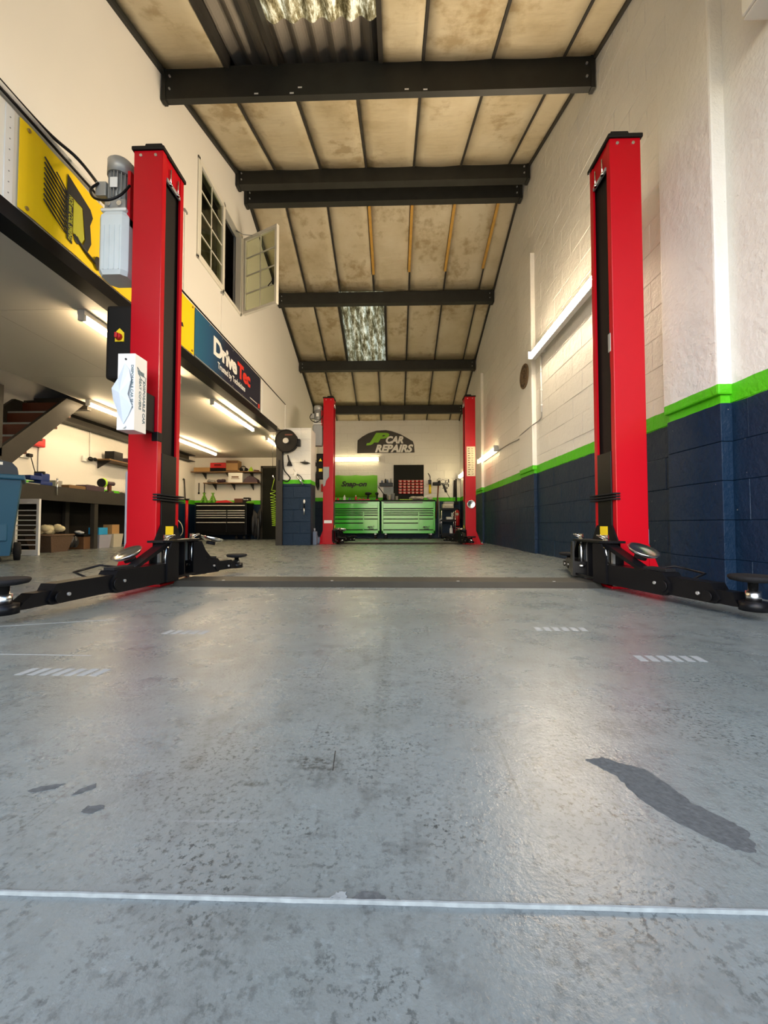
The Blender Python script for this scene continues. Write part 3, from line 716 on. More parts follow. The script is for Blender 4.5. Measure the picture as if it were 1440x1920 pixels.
    for yy in (-.03, D+.03):
        p = add('arm_pin', MB(I).cyl((pu, yy, .05), (pu, yy, z1+.035), .017, n=16), M['chrome'], ca)
        add('pin_gear', MB(I).lathe_ax((pu, yy, .095), (pu, yy, .115), [(0, .036), (1, .036)], 14), M['chrome'], p)
        add('ring_pull', MB(I).tube([(pu+.03*math.cos(a)+.02, yy+.0+.035*math.sin(a), z1+.02+.014*math.cos(a)) for a in [2*PI*k/12 for k in range(12)]], .004, 6, True), M['chrome'], p)
        add('lock_rack', MB(I).box(pu-.05, pu-.035, yy-.01, yy+.01, .09, z1-.02), M['grey'], p)
    add('cable', MB(I).tube([(hw-.012, .03, .06), (hw-.012, .03, .90 if near else .8)], .006), M['chrome'], t)
    if near:
        b = MB(I)
        for k in range(3): b.box(hw-.02, hw+.025, -.012, D+.03, .545+k*.017, .555+k*.017, .003)
        add('rubber_bumper', b, M['rubber'], ca)
    if farm: arm(t, (-s*pu, -.03), farm[0], **farm[1])
    if rarm: arm(t, (-s*pu, D+.03), rarm[0], **rarm[1])
    return t
HN = 2.895
xl, xr, yn = -1.632, 1.482, 2.5
pl = post(-1, xl, yn, HN, 'near left red lift post with a motor and milky tank on its side', True,
    ((-1.53-xl, 1.515-yn), dict(secs=(.50, .84), guard=-1, padz=.178)), ((-1.29-xl, 3.2-yn), dict(padz=.15, h=(.10, .07, .05))))
prr = post(1, xr, yn, HN, 'near right red lift post beside the navy and white side wall', True,
    ((1.462-xr, 1.66-yn), dict(secs=(.58, .86), guard=1, padz=.182)), ((1.50-xr, 3.45-yn), dict(padz=.15, h=(.10, .07, .05))))
def power_unit(t, ox, oy, zt, sc=1.0, tankmat='tank'):
    """motor over pump block over oil tank, hung on the outer side of a left post; ox, oy local centre"""
    m_ = Matrix.Translation((ox, oy, zt)) @ Matrix.Scale(sc, 4)
    pu = add('power_unit', MB(m_).box(-.07, .075, -.06, .07, -.37, -.30, .006), M['grey'], t)
    mo = add('motor', MB(m_).lathe_ax((0, 0, -.30), (0, 0, -.115), [(0, .05), (.1, .058), (1, .058)], 20), M['grey'], pu)
    fn = MB(m_)
    for k in range(20):
        a = 2*PI*k/20; c_, s_ = math.cos(a), math.sin(a)
        fn.hull([(.05*c_-.003*s_, .05*s_+.003*c_, -.29), (.05*c_+.003*s_, .05*s_-.003*c_, -.29), (.074*c_+.002*s_, .074*s_-.002*c_, -.29), (.074*c_-.002*s_, .074*s_+.002*c_, -.29)],
                [(.05*c_-.003*s_, .05*s_+.003*c_, -.115), (.05*c_+.003*s_, .05*s_-.003*c_, -.115), (.074*c_+.002*s_, .074*s_-.002*c_, -.115), (.074*c_-.002*s_, .074*s_+.002*c_, -.115)])
    add('cooling_fin', fn, M['grey'], mo)
    add('fan_cover', MB(m_).lathe_ax((0, 0, -.115), (0, 0, 0), [(0, .082), (.85, .082), (1, .066)], 24), M['grey'], mo)
    add('rating_plate', MB(m_).box(-.022, .03, -.079, -.075, -.235, -.165, .002), M['white'], mo)
    add('terminal_box', MB(m_).box(-.145, -.07, -.05, .03, -.265, -.165, .008), M['grey'], mo)
    for u in (-.04, .035): add('bolt', MB(m_).cyl((u, -.068, -.335), (u, -.058, -.335), .017, n=12), M['chrome'], pu)
    add('mount_plate', MB(m_).box(.08, .1, -.05, .08, -.48, -.10), M['red'], pu)
    tk = MB(m_)
    def o8(a, b_, c_, z): return [(-a+c_, -b_, z), (a-c_, -b_, z), (a, -b_+c_, z), (a, b_-c_, z), (a-c_, b_, z), (-a+c_, b_, z), (-a, b_-c_, z), (-a, -b_+c_, z)]
    prev = None
    rings = [(.075, .06, .02, -.385), (.10, .085, .03, -.43), (.10, .085, .03, -.80), (.088, .075, .03, -.83)]
    for a_, b_, c_, z in rings:
        cur = [tk._v(p) for p in o8(a_, b_, c_, z)]
        if prev:
            for i in range(8): tk.b.faces.new((prev[i], prev[(i+1) % 8], cur[(i+1) % 8], cur[i]))
        else: tk.b.faces.new(cur)
        prev = cur
    tk.b.faces.new(prev[::-1])
    T_ = add('oil_tank', tk, M[tankmat], pu)
    add('tank_collar', MB(m_).box(-.088, .088, -.072, .072, -.39, -.37, .006), M['white'], T_)
    rb_ = MB(m_)
    for u in (-.05, -.015, .02, .055): rb_.box(u-.004, u+.004, -.0885, -.084, -.80, -.50)
    add('tank_rib', rb_, M[tankmat], T_)
    add('hose', MB(m_).tube(bez([(-.12, -.05, -.18), (-.15, -.08, -.25), (-.10, -.11, -.335), (0, -.12, -.36), (.07, -.10, -.31), (.11, -.07, -.22)], 6), .008, 8), M['black'], pu)
    return pu
power_unit(pl, -1.885-xl, .10, 2.885)
cbx = add('control_box', MB().box(-.30, -.102, .05, .20, 1.36, 1.86, .02), M['blackmat'], pl)
add('switch_plate', MB().prism([(-.232, 1.61), (-.172, 1.61), (-.172, 1.67), (-.202, 1.70), (-.232, 1.67)], 'y', .044, .051), M['yellowp'], cbx)
add('switch_knob', MB().lathe_ax((-.204, .045, 1.64), (-.204, .02, 1.64), [(0, .024), (.5, .022), (1, .018)], 16).box(-.212, -.196, .008, .022, 1.622, 1.658, .003), M['redplain'], cbx)
add('edge_cover', MB().box(-.128, -.10, .02, .14, .20, .74, .03), M['greyplastic'], pl)
add('switch_box', MB().box(.06, .10, -.006, .04, .93, .99, .003), M['black'], pl)
for z in (2.03, 1.20): add('lock_cover', MB().box(.098, .12, .05, .12, z-.06, z+.06, .008), M['blackmat'], prr)
add('side_strip', MB().box(.098, .106, .01, .03, .18, .36, .002), M['bluegrey'], prr)
add('hose', MB().tube(bez([(-.09, .04, 1.05), (-.092, .04, 1.35), (-.085, .05, 1.55), (-.09, .05, 1.75)], 6), .007), M['black'], prr)
add('cable_clip', MB().box(-.1, -.085, .03, .06, 1.50, 1.62, .003), M['grey'], prr)
# cable cover across the floor between the near posts
cc = T('floor_cable_cover', 'long low black steel cover lying across the floor between the two near lift posts', 'cable cover', (0, 2.6, 0))
add('ramp_plate', MB().prism([(-.15, 0), (-.11, .032), (.11, .032), (.15, 0)], 'x', -1.40, 1.27), M['beam'], cc)
for x_ in (-1.1, -.4, .4, 1.0): add('fixing_screw', MB().cyl((x_, -.08, .03), (x_, -.08, .0335), .01, n=8), M['grey'], cc)
cc2 = T('floor_cable_cover', 'low brown-black cover across the floor between the two far lift posts', 'cable cover', (0, 8.05, 0))
add('ramp_plate', MB().prism([(-.14, 0), (-.10, .028), (.10, .028), (.14, 0)], 'x', -1.18, 1.35), M['beam'], cc2)
for x_ in (-.8, 0, .8): add('fixing_screw', MB().cyl((x_, 0, .026), (x_, 0, .0295), .01, n=8), M['grey'], cc2)
# dishes and box
def dish(loc, tx, ty, label):
    m_ = Matrix.Rotation(tx, 4, 'X') @ Matrix.Rotation(ty, 4, 'Y')
    t = T('magnetic_dish', label, 'dish', loc)
    b = MB(m_); b.lathe_ax((0, 0, 0), (0, 0, .03), [(0, .045), (.35, .068), (1, .083), (1.08, .080), (.5, .060), (.3, .0)], 32, False)
    b.poly([b_ for b_ in [(.045*math.cos(2*PI*k/16), .045*math.sin(2*PI*k/16), 0) for k in range(16)]])
    add('bowl', b, M['chrome'], t); add('magnet', MB(m_).cyl((0, 0, -.024), (0, 0, .0), .032, n=18), M['rubber'], t)
dish((1.392, 2.27, .222), R(25), R(8), 'chrome magnetic dish on the front arm of the near right lift post')
dish((-1.552, 2.27, .200), R(25), R(-10), 'chrome magnetic dish on the front arm of the near left lift post')
dish((-1.40, 2.98, .262), R(-8), R(10), 'chrome magnetic dish on the rear arm of the near left lift post')
bx = T('seat_cover_box', 'white cardboard box of disposable car seat covers fixed to the near left red post', 'box', (-1.545, 2.28, .92))
add('carton', MB().box(-.105, 0, 0, .115, .03, .49, .003), M['white'], bx)
add('bracket', MB().box(-.07, -.01, .115, .215, .06, .30, .004), M['black'], bx)
b = MB(); pts = [(-.06, -.004, .43), (-.09, -.014, .34), (-.118, -.03, .27), (-.112, -.022, .20), (-.085, -.012, .12), (-.06, -.006, .065), (-.03, -.006, .12), (-.008, -.010, .17), (-.03, -.020, .24), (-.016, -.012, .33), (-.03, -.008, .39)]
f = b.poly(pts); ctr = Vector((-.065, -.040, .24))
bmesh.ops.poke(b.b, faces=[f]); b.b.verts.ensure_lookup_table(); b.b.verts[-1].co = ctr
ex = bmesh.ops.extrude_face_region(b.b, geom=list(b.b.faces))
for g_ in ex['geom']:
    if isinstance(g_, bmesh.types.BMVert): g_.co.y += .004
add('plastic_cover', b, mat('thin_white_film', (.62, .70, .80), .35), bx, label='loose white film seat cover hanging out')
add('knob', MB().cyl((-.055, -.012, .050), (-.055, 0, .050), .010, n=12), M['white'], bx)
add('knob', MB().cyl((-.055, -.004, .455), (-.055, 0, .455), .006, n=10), M['ink'], bx)
text('lettering', 'DISPOSABLE CAR', .03, M['inkgrey'], bx, (.0005, .078, .345), (0, 0, -1), (0, 1, 0), off=.0008, fw_=.26)
text('lettering', 'SEAT COVERS', .026, M['inkgrey'], bx, (.0005, .042, .355), (0, 0, -1), (0, 1, 0), fw_=.19, off=.0006)
text('lettering', 'DISPOSABLE CAR SEAT', .020, M['inkgrey'], bx, (-.022, -.0005, .42), (0, 0, -1), (1, 0, 0), fw_=.26, off=.0006)
b = MB(); b.tube([(.0015, .02, .415), (.0015, .07, .385), (.0015, .10, .375), (.0015, .095, .345), (.0015, .055, .355), (.0015, .03, .385)], .0018, 5, True); b.box(.0002, .0012, .03, .085, .375, .40)
add('logo', b, M['inkgrey'], bx)

# far lift
yf = 7.93
pfl = post(-1, -1.345, yf, 2.99, 'far left red lift post beside the block pier', False,
    ((-1.02+1.345, -.30), dict(padz=.15, secs=(.5, .8), h=(.11, .08, .05), stiff=True)), ((-.90+1.345, .62), dict(padz=.15, stiff=True)))
pfr = post(1, 1.53, yf+.05, 3.01, 'far right red lift post with a pale paper chart on it', False,
    ((1.46-1.53, -.42), dict(padz=.17, secs=(.5, .8))), ((1.10-1.53, .60), dict(padz=.15)))
power_unit(pfl, -.23, .08, 2.83, 1.0, 'greyplastic')
cb2 = add('control_box', MB().box(-.25, -.106, .03, .17, 1.32, 1.84, .015), M['blackmat'], pfl)
add('warning_label', MB().prism([(-.20, 1.68), (-.13, 1.68), (-.165, 1.74)], 'y', .026, .031), M['yellowp'], cb2)
add('switch_plate', MB().box(-.195, -.125, .024, .031, 1.47, 1.53), M['yellowp'], cb2)
add('lock_cover', MB().prism([(-.10, 1.56), (.02, 1.56), (.02, 1.36), (-.04, 1.28), (-.06, 1.18), (-.10, 1.16)], 'y', -.02, 0), M['greyplastic'], pfl)
add('serial_sticker', MB().box(-.08, .08, -.002, 0, .42, .48), M['white'], pfl)
ch = T('torque_chart', 'pale paper chart with rows of print on the far right red post', 'notice', (1.54, yf+.046, 1.37))
add('paper', MB().box(-.085, .085, -.003, 0, 0, .60), mat('aged_paper', (.70, .62, .45), .7), ch)
b = MB()
for k in range(12): b.box(-.06, -.06+random.uniform(.03, .07), -.004, -.003, .03+k*.047, .045+k*.047)
add('print_left', b, M['carddark'], ch, label='dark symbols of the first column')
b = MB()
for k in range(12):
    for j in range(2): b.box(.01, .01+random.uniform(.025, .055), -.004, -.003, .03+k*.047+j*.014, .035+k*.047+j*.014)
add('print_right', b, M['carddark'], ch)
dd = T('magnetic_dish', 'round chrome dish stuck to the front of the far right red post', 'dish', (1.535, yf+.05, .80))
add('bowl', MB().lathe_ax((0, 0, 0), (0, -.035, 0), [(0, .04), (.3, .06), (1, .082), (1.05, .078), (.6, .05), (.5, .0)], 28, True), M['chrome'], dd)
one('magnetic_dish', MB().lathe_ax((0, 0, 0), (0, .01, .035), [(0, .04), (.3, .06), (1, .08), (1.05, .076), (.6, .05), (.5, .0)], 28, True), M['chrome'], 'chrome magnetic dish lying on the carriage arm of the far left post', 'dish', (-1.02, 7.72, .265))
# ================================================================== BANNERS, SIGNS
FX = XL+.040
yb = T('yellow_banner', 'yellow banner printed with a black coil spring, on the fascia behind the near left post', 'banner', (FX, 2.24, 2.29))
m_ = MB(); n = 44; pr0 = []
for k in range(n+1):
    y = k/n*2.07; pr0.append((.004+.006*math.sin(k*.9)*.6+.004*math.sin(k*.37), y))
m_.prism([(p[0]+.003, p[1]) for p in pr0]+[(p[0], p[1]) for p in pr0[::-1]], 'z', 0, .555)
for f in m_.b.faces: f.smooth = False
add('banner_cloth', m_, M['yellow'], yb)
XX = .016
b = MB(); pts = []
for k in range(9*14+1):
    t_ = k/14*2*PI; pts.append((XX+.003, .245+.09*math.sin(t_), .43-.31*(k/126)+.010*math.cos(t_)-.055*math.sin(t_)))
b.tube(pts, .0042, 5); add('coil_spring_print', b, M['ink'], yb)
b = MB(); b.prism([(.335, .51), (.335, .385), (.47, .375), (.50, .16), (.475, .10), (.52, .085), (.555, .17), (.54, .30), (.565, .375), (.54, .42)], 'x', XX, XX+.002)
b.prism([(.335, .385), (.385, .38), (.385, .05), (.34, .06)], 'x', XX, XX+.002)
add('arrow_print', b, M['ink'], yb)
b = MB(); b.prism([(.39, .375), (.465, .37), (.49, .16), (.46, .10), (.39, .14)], 'x', XX, XX+.0015); add('olive_fill_print', b, M['inkolive'], yb)  # olive printed area beside the black arrow
text('lettering', 'NOE and COIL SPRING', .045, M['inkolive'], yb, (XX+.003, .35, .375), (0, 0, -1), (0, 1, 0), fw_=.31, off=.001)
b = MB(); b.tube([(XX, .40, .13), (XX, .50, .085), (XX, .60, .06)], .009, 6).ball((XX, .63, .075), .04, (.05, .9, 1.3)).ball((XX, .43, .12), .03, (.06, 1, 1.2))
add('damper_print', b, M['steel'], yb)
b = MB()
for (y, z) in ((1.55, .30), (1.62, .22), (1.70, .33), (1.60, .12), (1.72, .10), (1.78, .2), (1.3, .3)):
    b.prism([(y-.05, z-.02), (y+.05, z), (y+.03, z+.04), (y-.02, z+.02)], 'x', XX+.002, XX+.004)
add('brush_print', b, M['ink'], yb)
for (y, z) in ((.05, .52), (.05, .03), (2.02, .52), (2.02, .03), (.75, .53)):
    add('eyelet', MB().cyl((XX-.002, y, z), (XX+.004, y, z), .012, n=10), M['brass'], yb)
bb = T('dark_blue_banner', 'dark blue banner with white and red lettering on the fascia', 'banner', (FX, 4.33, 2.29))
add('banner_cloth', MB().box(0, .006, 0, 2.18, 0, .56), M['bannerblue'], bb)
text('lettering', 'Drive', .34, M['inkwhite'], bb, (.007, .46, .225), (0, 1, 0), (0, 0, 1), off=.014, sp=.9, fw_=.73, fh_=.235)
text('lettering', 'Tec', .33, M['inkred'], bb, (.007, 1.21, .225), (0, 1, 0), (0, 0, 1), off=.014, sp=.9, fw_=.50, fh_=.225)
text('lettering', 'Trusted by Technicians', .115, M['inkwhite'], bb, (.007, .58, .10), (0, 1, 0), (0, 0, 1), off=.002, fw_=.92)
add('fine_print', MB().box(.006, .0075, 1.70, 2.02, .075, .087), M['inkwhite'], bb)
add('badge', MB().box(.006, .0075, 2.07, 2.14, .03, .10), M['inkred'], bb)
add('hem_tape', MB().box(.006, .009, 0, 2.18, -.002, .012), M['grey'], bb)
for y in (.03, .35, .7, 1.05, 1.4, 1.75, 2.13):
    for z in (.03, .53): add('eyelet', MB().cyl((.006, y, z), (.009, y, z), .009, n=8), M['chrome'], bb)
cdt = T('cable_run', 'black cables and grey conduit running along the top of the fascia to the lift motor', 'cable')
add('conduit', MB().cyl((XL+.05, .45, 2.905), (XL+.05, 2.95, 2.905), .016, n=10), M['white'], cdt)
add('cable', MB().tube(bez([(XL+.035, .45, 2.945), (XL+.04, 1.6, 2.94), (XL+.04, 2.35, 2.94), (XL+.1, 2.6, 2.93), (-2.03, 2.59, 2.72)], 8), .011), M['black'], cdt)
add('cable', MB().tube(bez([(XL+.06, .45, 2.875), (XL+.06, 1.6, 2.872), (XL+.06, 3.0, 2.872), (XL+.05, 4.4, 2.868), (XL+.05, 6.6, 2.868), (XL+.05, 8.0, 2.866)], 6), .009), M['black'], cdt)
# main sign
sg = T('workshop_sign', 'curved dark sign reading JP CAR REPAIRS high on the end wall', 'sign', (-.26, YB-.004, 2.5))
pts = [(-.85, .015), (.85, 0.03), (.835, .25), (.80, .36), (.62, .47), (.42, .58), (.18, .665), (-.0, .70), (-.28, .685), (-.52, .61), (-.70, .51), (-.84, .40)]
add('board', MB().prism(pts, 'y', -.018, 0), mat('charcoal_board', (.028, .022, .016), .45, noise=.2, nscale=3), sg)
text('lettering', 'JP', .53, M['inkgreen'], sg, (-.585, -.020, .245), (1, 0, 0), (0, 0, 1), shear=.4, off=.026, sp=.93, fw_=.69, fh_=.375)
text('lettering', 'CAR', .31, M['inkwhite'], sg, (.0, -.021, .295), (1, 0, 0), (0, 0, 1), shear=.3, off=.016, fw_=.52, fh_=.225)
text('lettering', 'REPAIRS', .33, M['inkwhite'], sg, (-.32, -.022, .035), (1, 0, 0), (0, 0, 1), shear=.3, off=.016, fw_=1.13, fh_=.235)
sb = T('green_banner', 'green cloth banner with a black maker name, hung on the end wall over the chests', 'banner', (-1.15, YB-.03, 1.20))
m_ = MB(); n = 20; q = []
for k in range(n+1): q.append((-.66+1.30*k/n, .012*math.sin(k*1.1)))
V = []
for (xx, yy) in q:
    tp = .66-.018*abs(math.sin(xx*6)); V.append([m_._v((xx, yy*.5, 0)), m_._v((xx, yy, .3)), m_._v((xx, yy*.6-.004, tp)), m_._v((xx, yy*.5+.006, 0)), m_._v((xx, yy+.006, .3)), m_._v((xx, yy*.6+.002, tp))])
for a, c in zip(V, V[1:]):
    for i, j in ((0, 1), (1, 2), (3, 4), (4, 5)):
        f = m_.b.faces.new((a[i], c[i], c[j], a[j])); f.smooth = True
    m_.b.faces.new((a[2], c[2], c[5], a[5])); m_.b.faces.new((a[0], c[0], c[3], a[3]))
add('cloth', m_, M['greencloth'], sb)
text('lettering', 'Snap-on', .20, M['ink'], sb, (-.43, -.022, .33), (1, 0, 0), (0, 0, 1), shear=.28, off=.008, fw_=.76)
# ================================================================== GREEN CHESTS
def chest(x0, x1, label, name, split, paint, rows_l, rows_r, door, full, z0=.15, z1=1.045, y0=11.05, y1=11.58):
    t = T(name, label, 'tool chest', ((x0+x1)/2, (y0+y1)/2, 0)); cx, cy = (x0+x1)/2, (y0+y1)/2
    def B(a, e, c, d, f, g, bv=0): return MB(Matrix.Translation((-cx, -cy, 0))).box(a, e, c, d, f, g, bv)
    body = add('cabinet', B(x0, x1, y0+.012, y1, z0, z1, .012), M[paint], t)
    add('frame_rail', B(x0, x0+.05, y0, y0+.02, z0, z1, .006).box(x1-.05, x1, y0, y0+.02, z0, z1, .006).box(x0, x1, y0, y0+.02, z0, z0+.075, .006).box(x0, x1, y0, y0+.02, z1-.012, z1, .004), M[paint], t)
    add('worktop', B(x0-.01, x1+.01, y0-.02, y1, z1, z1+.04, .006), M['blackmat'], t)
    def drw(a, e, f, g, nm='drawer'):
        d = add(nm, B(a, e, y0-.012, y0+.02, f+.018, g-.003, .003), M[paint], t)
        add('drawer_pull' if nm == 'drawer' else 'door_edge', B(a, e, y0-.014, y0+.0, f-.006, f+.016), M['blackmat'], d)
        return d
    for f, g in full: drw(x0+.055, x1-.055, f, g)
    for f, g in rows_l: drw(x0+.055, split-.012, f, g)
    for f, g in rows_r: drw(split+.018, x1-.055, f, g)
    add('divider', B(split-.010, split+.016, y0-.012, y0+.012, z0+.07, rows_l[0][1]), M[paint], t)
    dr_ = drw(split+.018, x1-.055, *door, nm='side_door')
    add('top_label', B(x0+.07, x0+.07+(x1-x0)*.72, y0-.004, y0+.0125, z1-.052, z1-.014), M['pale'], t)
    for xx in (x0+.12, x1-.12):
        for yy in (y0+.06, y1-.08):
            c_ = add('castor', MB(Matrix.Translation((-cx, -cy, 0))).cyl((xx-.02, yy, .055), (xx+.02, yy, .055), .055, n=18), M['rubber'], t)
            add('castor_fork', B(xx-.03, xx+.03, yy-.03, yy+.03, .105, .152, .004), M['grey'], c_)
            add('hub', MB(Matrix.Translation((-cx, -cy, 0))).cyl((xx-.023, yy, .055), (xx+.023, yy, .055), .025, n=12), M['grey'], c_)
    for q, (zz, sz, s_) in enumerate(((.30, .075, 'MAC'), (.262, .038, 'TOOLS'))):
        text('lettering', s_, sz, M['ink'], t, ((split+x1-.04)/2-cx, y0-.0135-cy, zz), (1, 0, 0), (0, 0, 1), shear=.25, off=.003, align='CENTER', sx=1.15)
    return t
rl = [(.715, .757), (.657, .70), (.545, .64), (.43, .53), (.245, .415)]
rrw = [(.715, .765), (.65, .70), (.545, .635)]
fu = [(.835, .935), (.775, .822)]
chest(-1.86, -.425, 'green rolling tool chest under the green banner', 'tool_chest', -.875, 'greenchest', rl, rrw, (.245, .53), fu)
chest(-.37, 1.13, 'green rolling tool chest under the red parts bins', 'tool_chest', .665, 'greenchest', rl, rrw, (.245, .53), fu)
# black chest in the left room
bc = T('tool_chest', 'black rolling tool chest with long silver drawer handles under the shelves', 'tool chest', (-4.46, 10.3, 0))
add('cabinet', MB().box(-.70, .64, -.22, .28, .13, .93, .01), M['black'], bc)
add('worktop', MB().box(-.72, .66, -.24, .28, .93, .96, .005), M['blackmat'], bc)
for xx0, xx1, rows in ((-.66, .60, [(.80, .90)]), (-.66, .12, [(.715, .765), (.655, .705), (.595, .645), (.50, .585), (.20, .46)]), (.15, .60, [(.715, .765), (.655, .705), (.595, .645), (.50, .585), (.20, .46)])):
    for f_, g_ in rows:
        d = add('drawer', MB().box(xx0, xx1, -.235, -.21, f_, g_, .003), M['black'], bc)
        if g_ != .46 or True: add('drawer_handle', MB().box(xx0+.0, xx1-.0, -.255, -.232, g_-.024, g_-.002, .004), M['satin'], d)
for xx in (-.60, -.42, .36, .56):
    c_ = add('castor', MB().cyl((xx-.02, -.15, .055), (xx+.02, -.15, .055), .055, n=16), M['rubber'], bc); add('hub', MB().cyl((xx-.024, -.15, .055), (xx+.024, -.15, .055), .03, n=12), M['chrome'], c_)
for xx in (-.60, .56): add('castor', MB().cyl((xx-.02, .2, .055), (xx+.02, .2, .055), .055, n=16), M['rubber'], bc)
# ================================================================== BACK WALL THINGS
pb = T('wall_panel', 'tall black steel panel on the end wall behind the red parts bins', 'panel', (.42, YB-.03, 1.14))
add('panel_sheet', MB().box(-.45, .44, 0, .024, 0, 1.02, .003), M['darkgreen'], pb)
add('panel_edge', MB().box(.43, .44, -.004, .0, .0, 1.02), M['steel'], pb)
binm = MB(); binm.hull([(-.054, 0, 0), (.054, 0, 0), (.054, -.06, 0), (-.054, -.06, 0)], [(-.054, 0, .07), (.054, 0, .07), (.054, -.085, .045), (-.054, -.085, .045)])
bin0 = T('parts_bin', 'red parts bin, leftmost of the bottom row on the black panel', 'parts bin', (.17, YB-.034, 1.30), group='rows of red parts bins on the black panel')
add('bin_body', binm, M['redplain'], bin0)
add('bin_contents', MB().box(-.045, .045, -.066, -.01, .03, .062, .008), M['beige'], bin0)
add('bin_label', MB().box(-.03, .03, -.083, -.078, .012, .03), M['inkwhite'], bin0)
for r_ in range(5):
    for c_ in range(6):
        o = bin0 if (r_ == 0 and c_ == 0) else copy_tree(bin0)
        o.location = (.17+c_*.122, YB-.034, 1.30+r_*.085)
        o['label'] = 'red parts bin, %s of the %s row on the black panel' % (('leftmost', 'second from left', 'third from left', 'third from right', 'second from right', 'rightmost')[c_], ('bottom', 'second lowest', 'middle', 'second highest', 'top')[r_])
sh = T('small_shelf', 'small black shelf of jars on the end wall left of the black panel', 'shelf', (-.27, YB-.005, 1.52))
add('shelf_board', MB().box(-.18, .22, -.12, 0, 0, .10, .006), M['black'], sh)
for i, (xx, h_, m) in enumerate(((-.10, .08, 'bluegrey'), (0, .12, 'steel'), (.06, .10, 'bluegrey'), (.16, .13, 'greyplastic'))):
    one('jar', MB().lathe_ax((0, 0, 0), (0, 0, h_), [(0, .028), (.75, .028), (.8, .02), (1, .02)], 12), M[m], ('squat blue-grey jar, leftmost on the small black wall shelf', 'dark jar second on the small black wall shelf', 'blue-grey jar third on the small black wall shelf', 'tall grey jar at the right end of the small black wall shelf')[i], 'jar', (-.27+xx, YB-.065, 1.62))
one('light_switch', MB().box(-.15, .15, -.012, 0, 0, .36, .004), M['pale'], 'pale blank board under the small black shelf on the end wall', 'board', (-.18, YB-.003, 1.14))
# things on the chest tops
def bottle(x, y, z, r, h, m, label, capm='redplain', cat='bottle', name='spray_bottle'):
    t = T(name, label, cat, (x, y, z))
    add('bottle_body', MB().lathe_ax((0, 0, 0), (0, 0, h*.8), [(0, r*.9), (.05, r), (.72, r), (1, r*.45)], 16), M[m], t)
    add('cap', MB().lathe_ax((0, 0, h*.78), (0, 0, h), [(0, r*.5), (1, r*.42)], 12), M[capm], t); return t
CT = 1.085
bottle(-1.43, 11.2, CT, .035, .15, 'white', 'white bottle on the left green chest', 'white')
bottle(-1.11, 11.25, CT, .032, .15, 'redplain', 'red and white bottle on the left green chest', 'white')
bottle(-1.62, 11.2, CT, .04, .08, 'redplain', 'squat red tub at the left end of the green chests', 'black', 'tub', 'tub')
bottle(-1.28, 11.15, CT, .03, .07, 'bluegrey', 'short grey tub between two bottles on the left green chest', 'black', 'tub', 'tub')
def impact(x, y, label, m='black', s=1.0, rz=0):
    t = T('impact_wrench', label, 'power tool', (x, y, CT), rz)
    add('motor_body', MB().lathe_ax((-.1*s, 0, .19*s), (.09*s, 0, .19*s), [(0, .03*s), (.1, .042*s), (.6, .042*s), (.8, .028*s), (1, .014*s)], 14), M[m], t)
    add('handle', MB().hull([(-.05*s, -.02*s, .02), (.0, -.02*s, .02), (0, .02*s, .02), (-.05*s, .02*s, .02)], [(-.035*s, -.02*s, .16*s), (.02*s, -.02*s, .16*s), (.02*s, .02*s, .16*s), (-.035*s, .02*s, .16*s)]), M['rubber'], t)
    add('battery', MB().box(-.07*s, .04*s, -.035*s, .035*s, 0, .035, .006), M['redplain'], t); return t
impact(-.74, 11.2, 'black impact wrench standing by a mug on the left green chest')
impact(-.50, 11.25, 'black impact wrench at the right end of the left green chest', rz=1.4)
one('socket_set', MB().box(-.12, .12, -.05, .05, 0, .025, .004).ball((-.05, 0, .035), .02).ball((.04, .01, .035), .022), M['redplain'], 'low red tray of bits on the left green chest beside the wrench', 'tray', (-.93, 11.18, CT))
for i, (xx, r_, h_, m) in enumerate(((-.26, .045, .18, 'chrome'), (-.15, .04, .14, 'beige'), (-.05, .05, .20, 'greyplastic'), (.06, .04, .12, 'cloth'))):
    one('tin_can', MB().lathe_ax((0, 0, 0), (0, 0, h_), [(0, r_), (.94, r_), (.95, r_*1.05), (1, r_*1.05), (1, r_*.9), (.9, r_*.85)], 16), M[m], ('tall shiny tin at the left of the right green chest', 'beige tin beside the tall shiny one', 'tall grey tin third on the right green chest', 'short mottled tin fourth on the right green chest')[i], 'tin', (xx, 11.28, CT))
st_ = T('grease_gun', 'dark grease gun standing in a tin with its handle sticking up left', 'grease gun', (-.30, 11.2, CT))
add('barrel', MB().cyl((0, 0, 0), (.0, 0, .18), .035), M['black'], st_); add('lever', MB().tube([(.0, 0, .16), (-.07, 0, .26), (-.16, 0, .38)], .012), M['black'], st_)
one('tray', MB().box(-.18, .18, -.07, .07, 0, .02, .006), M['greenp'], 'flat pale green tray on the right green chest', 'tray', (.32, 11.12, CT))
def heap(x, y, z, w_, d_, h_, m, name, label, cat, n=9, seed=1):
    r_ = random.Random(seed); b = MB()
    for k in range(n):
        b.ball((r_.uniform(-w_, w_)*.6, r_.uniform(-d_, d_)*.6, h_*r_.uniform(.3, .6)), h_*.4, (w_/h_*r_.uniform(.7, 1.2), d_/h_*.9, r_.uniform(.7, 1)), 10)
    b.b.verts.ensure_lookup_table()
    for v in b.b.verts: v.co.z = max(0, v.co.z)
    return one(name, b, m if not isinstance(m, str) else M[m], label, cat, (x, y, z))
heap(.62, 11.22, CT, .22, .12, .13, 'cloth', 'rag_heap', 'heap of mottled rags on the right green chest below the red bins', 'rags', 10, 3)
heap(.98, 11.22, CT, .10, .1, .11, 'cloth', 'rag_heap', 'smaller rag heap at the right end of the right green chest', 'rags', 6, 5)
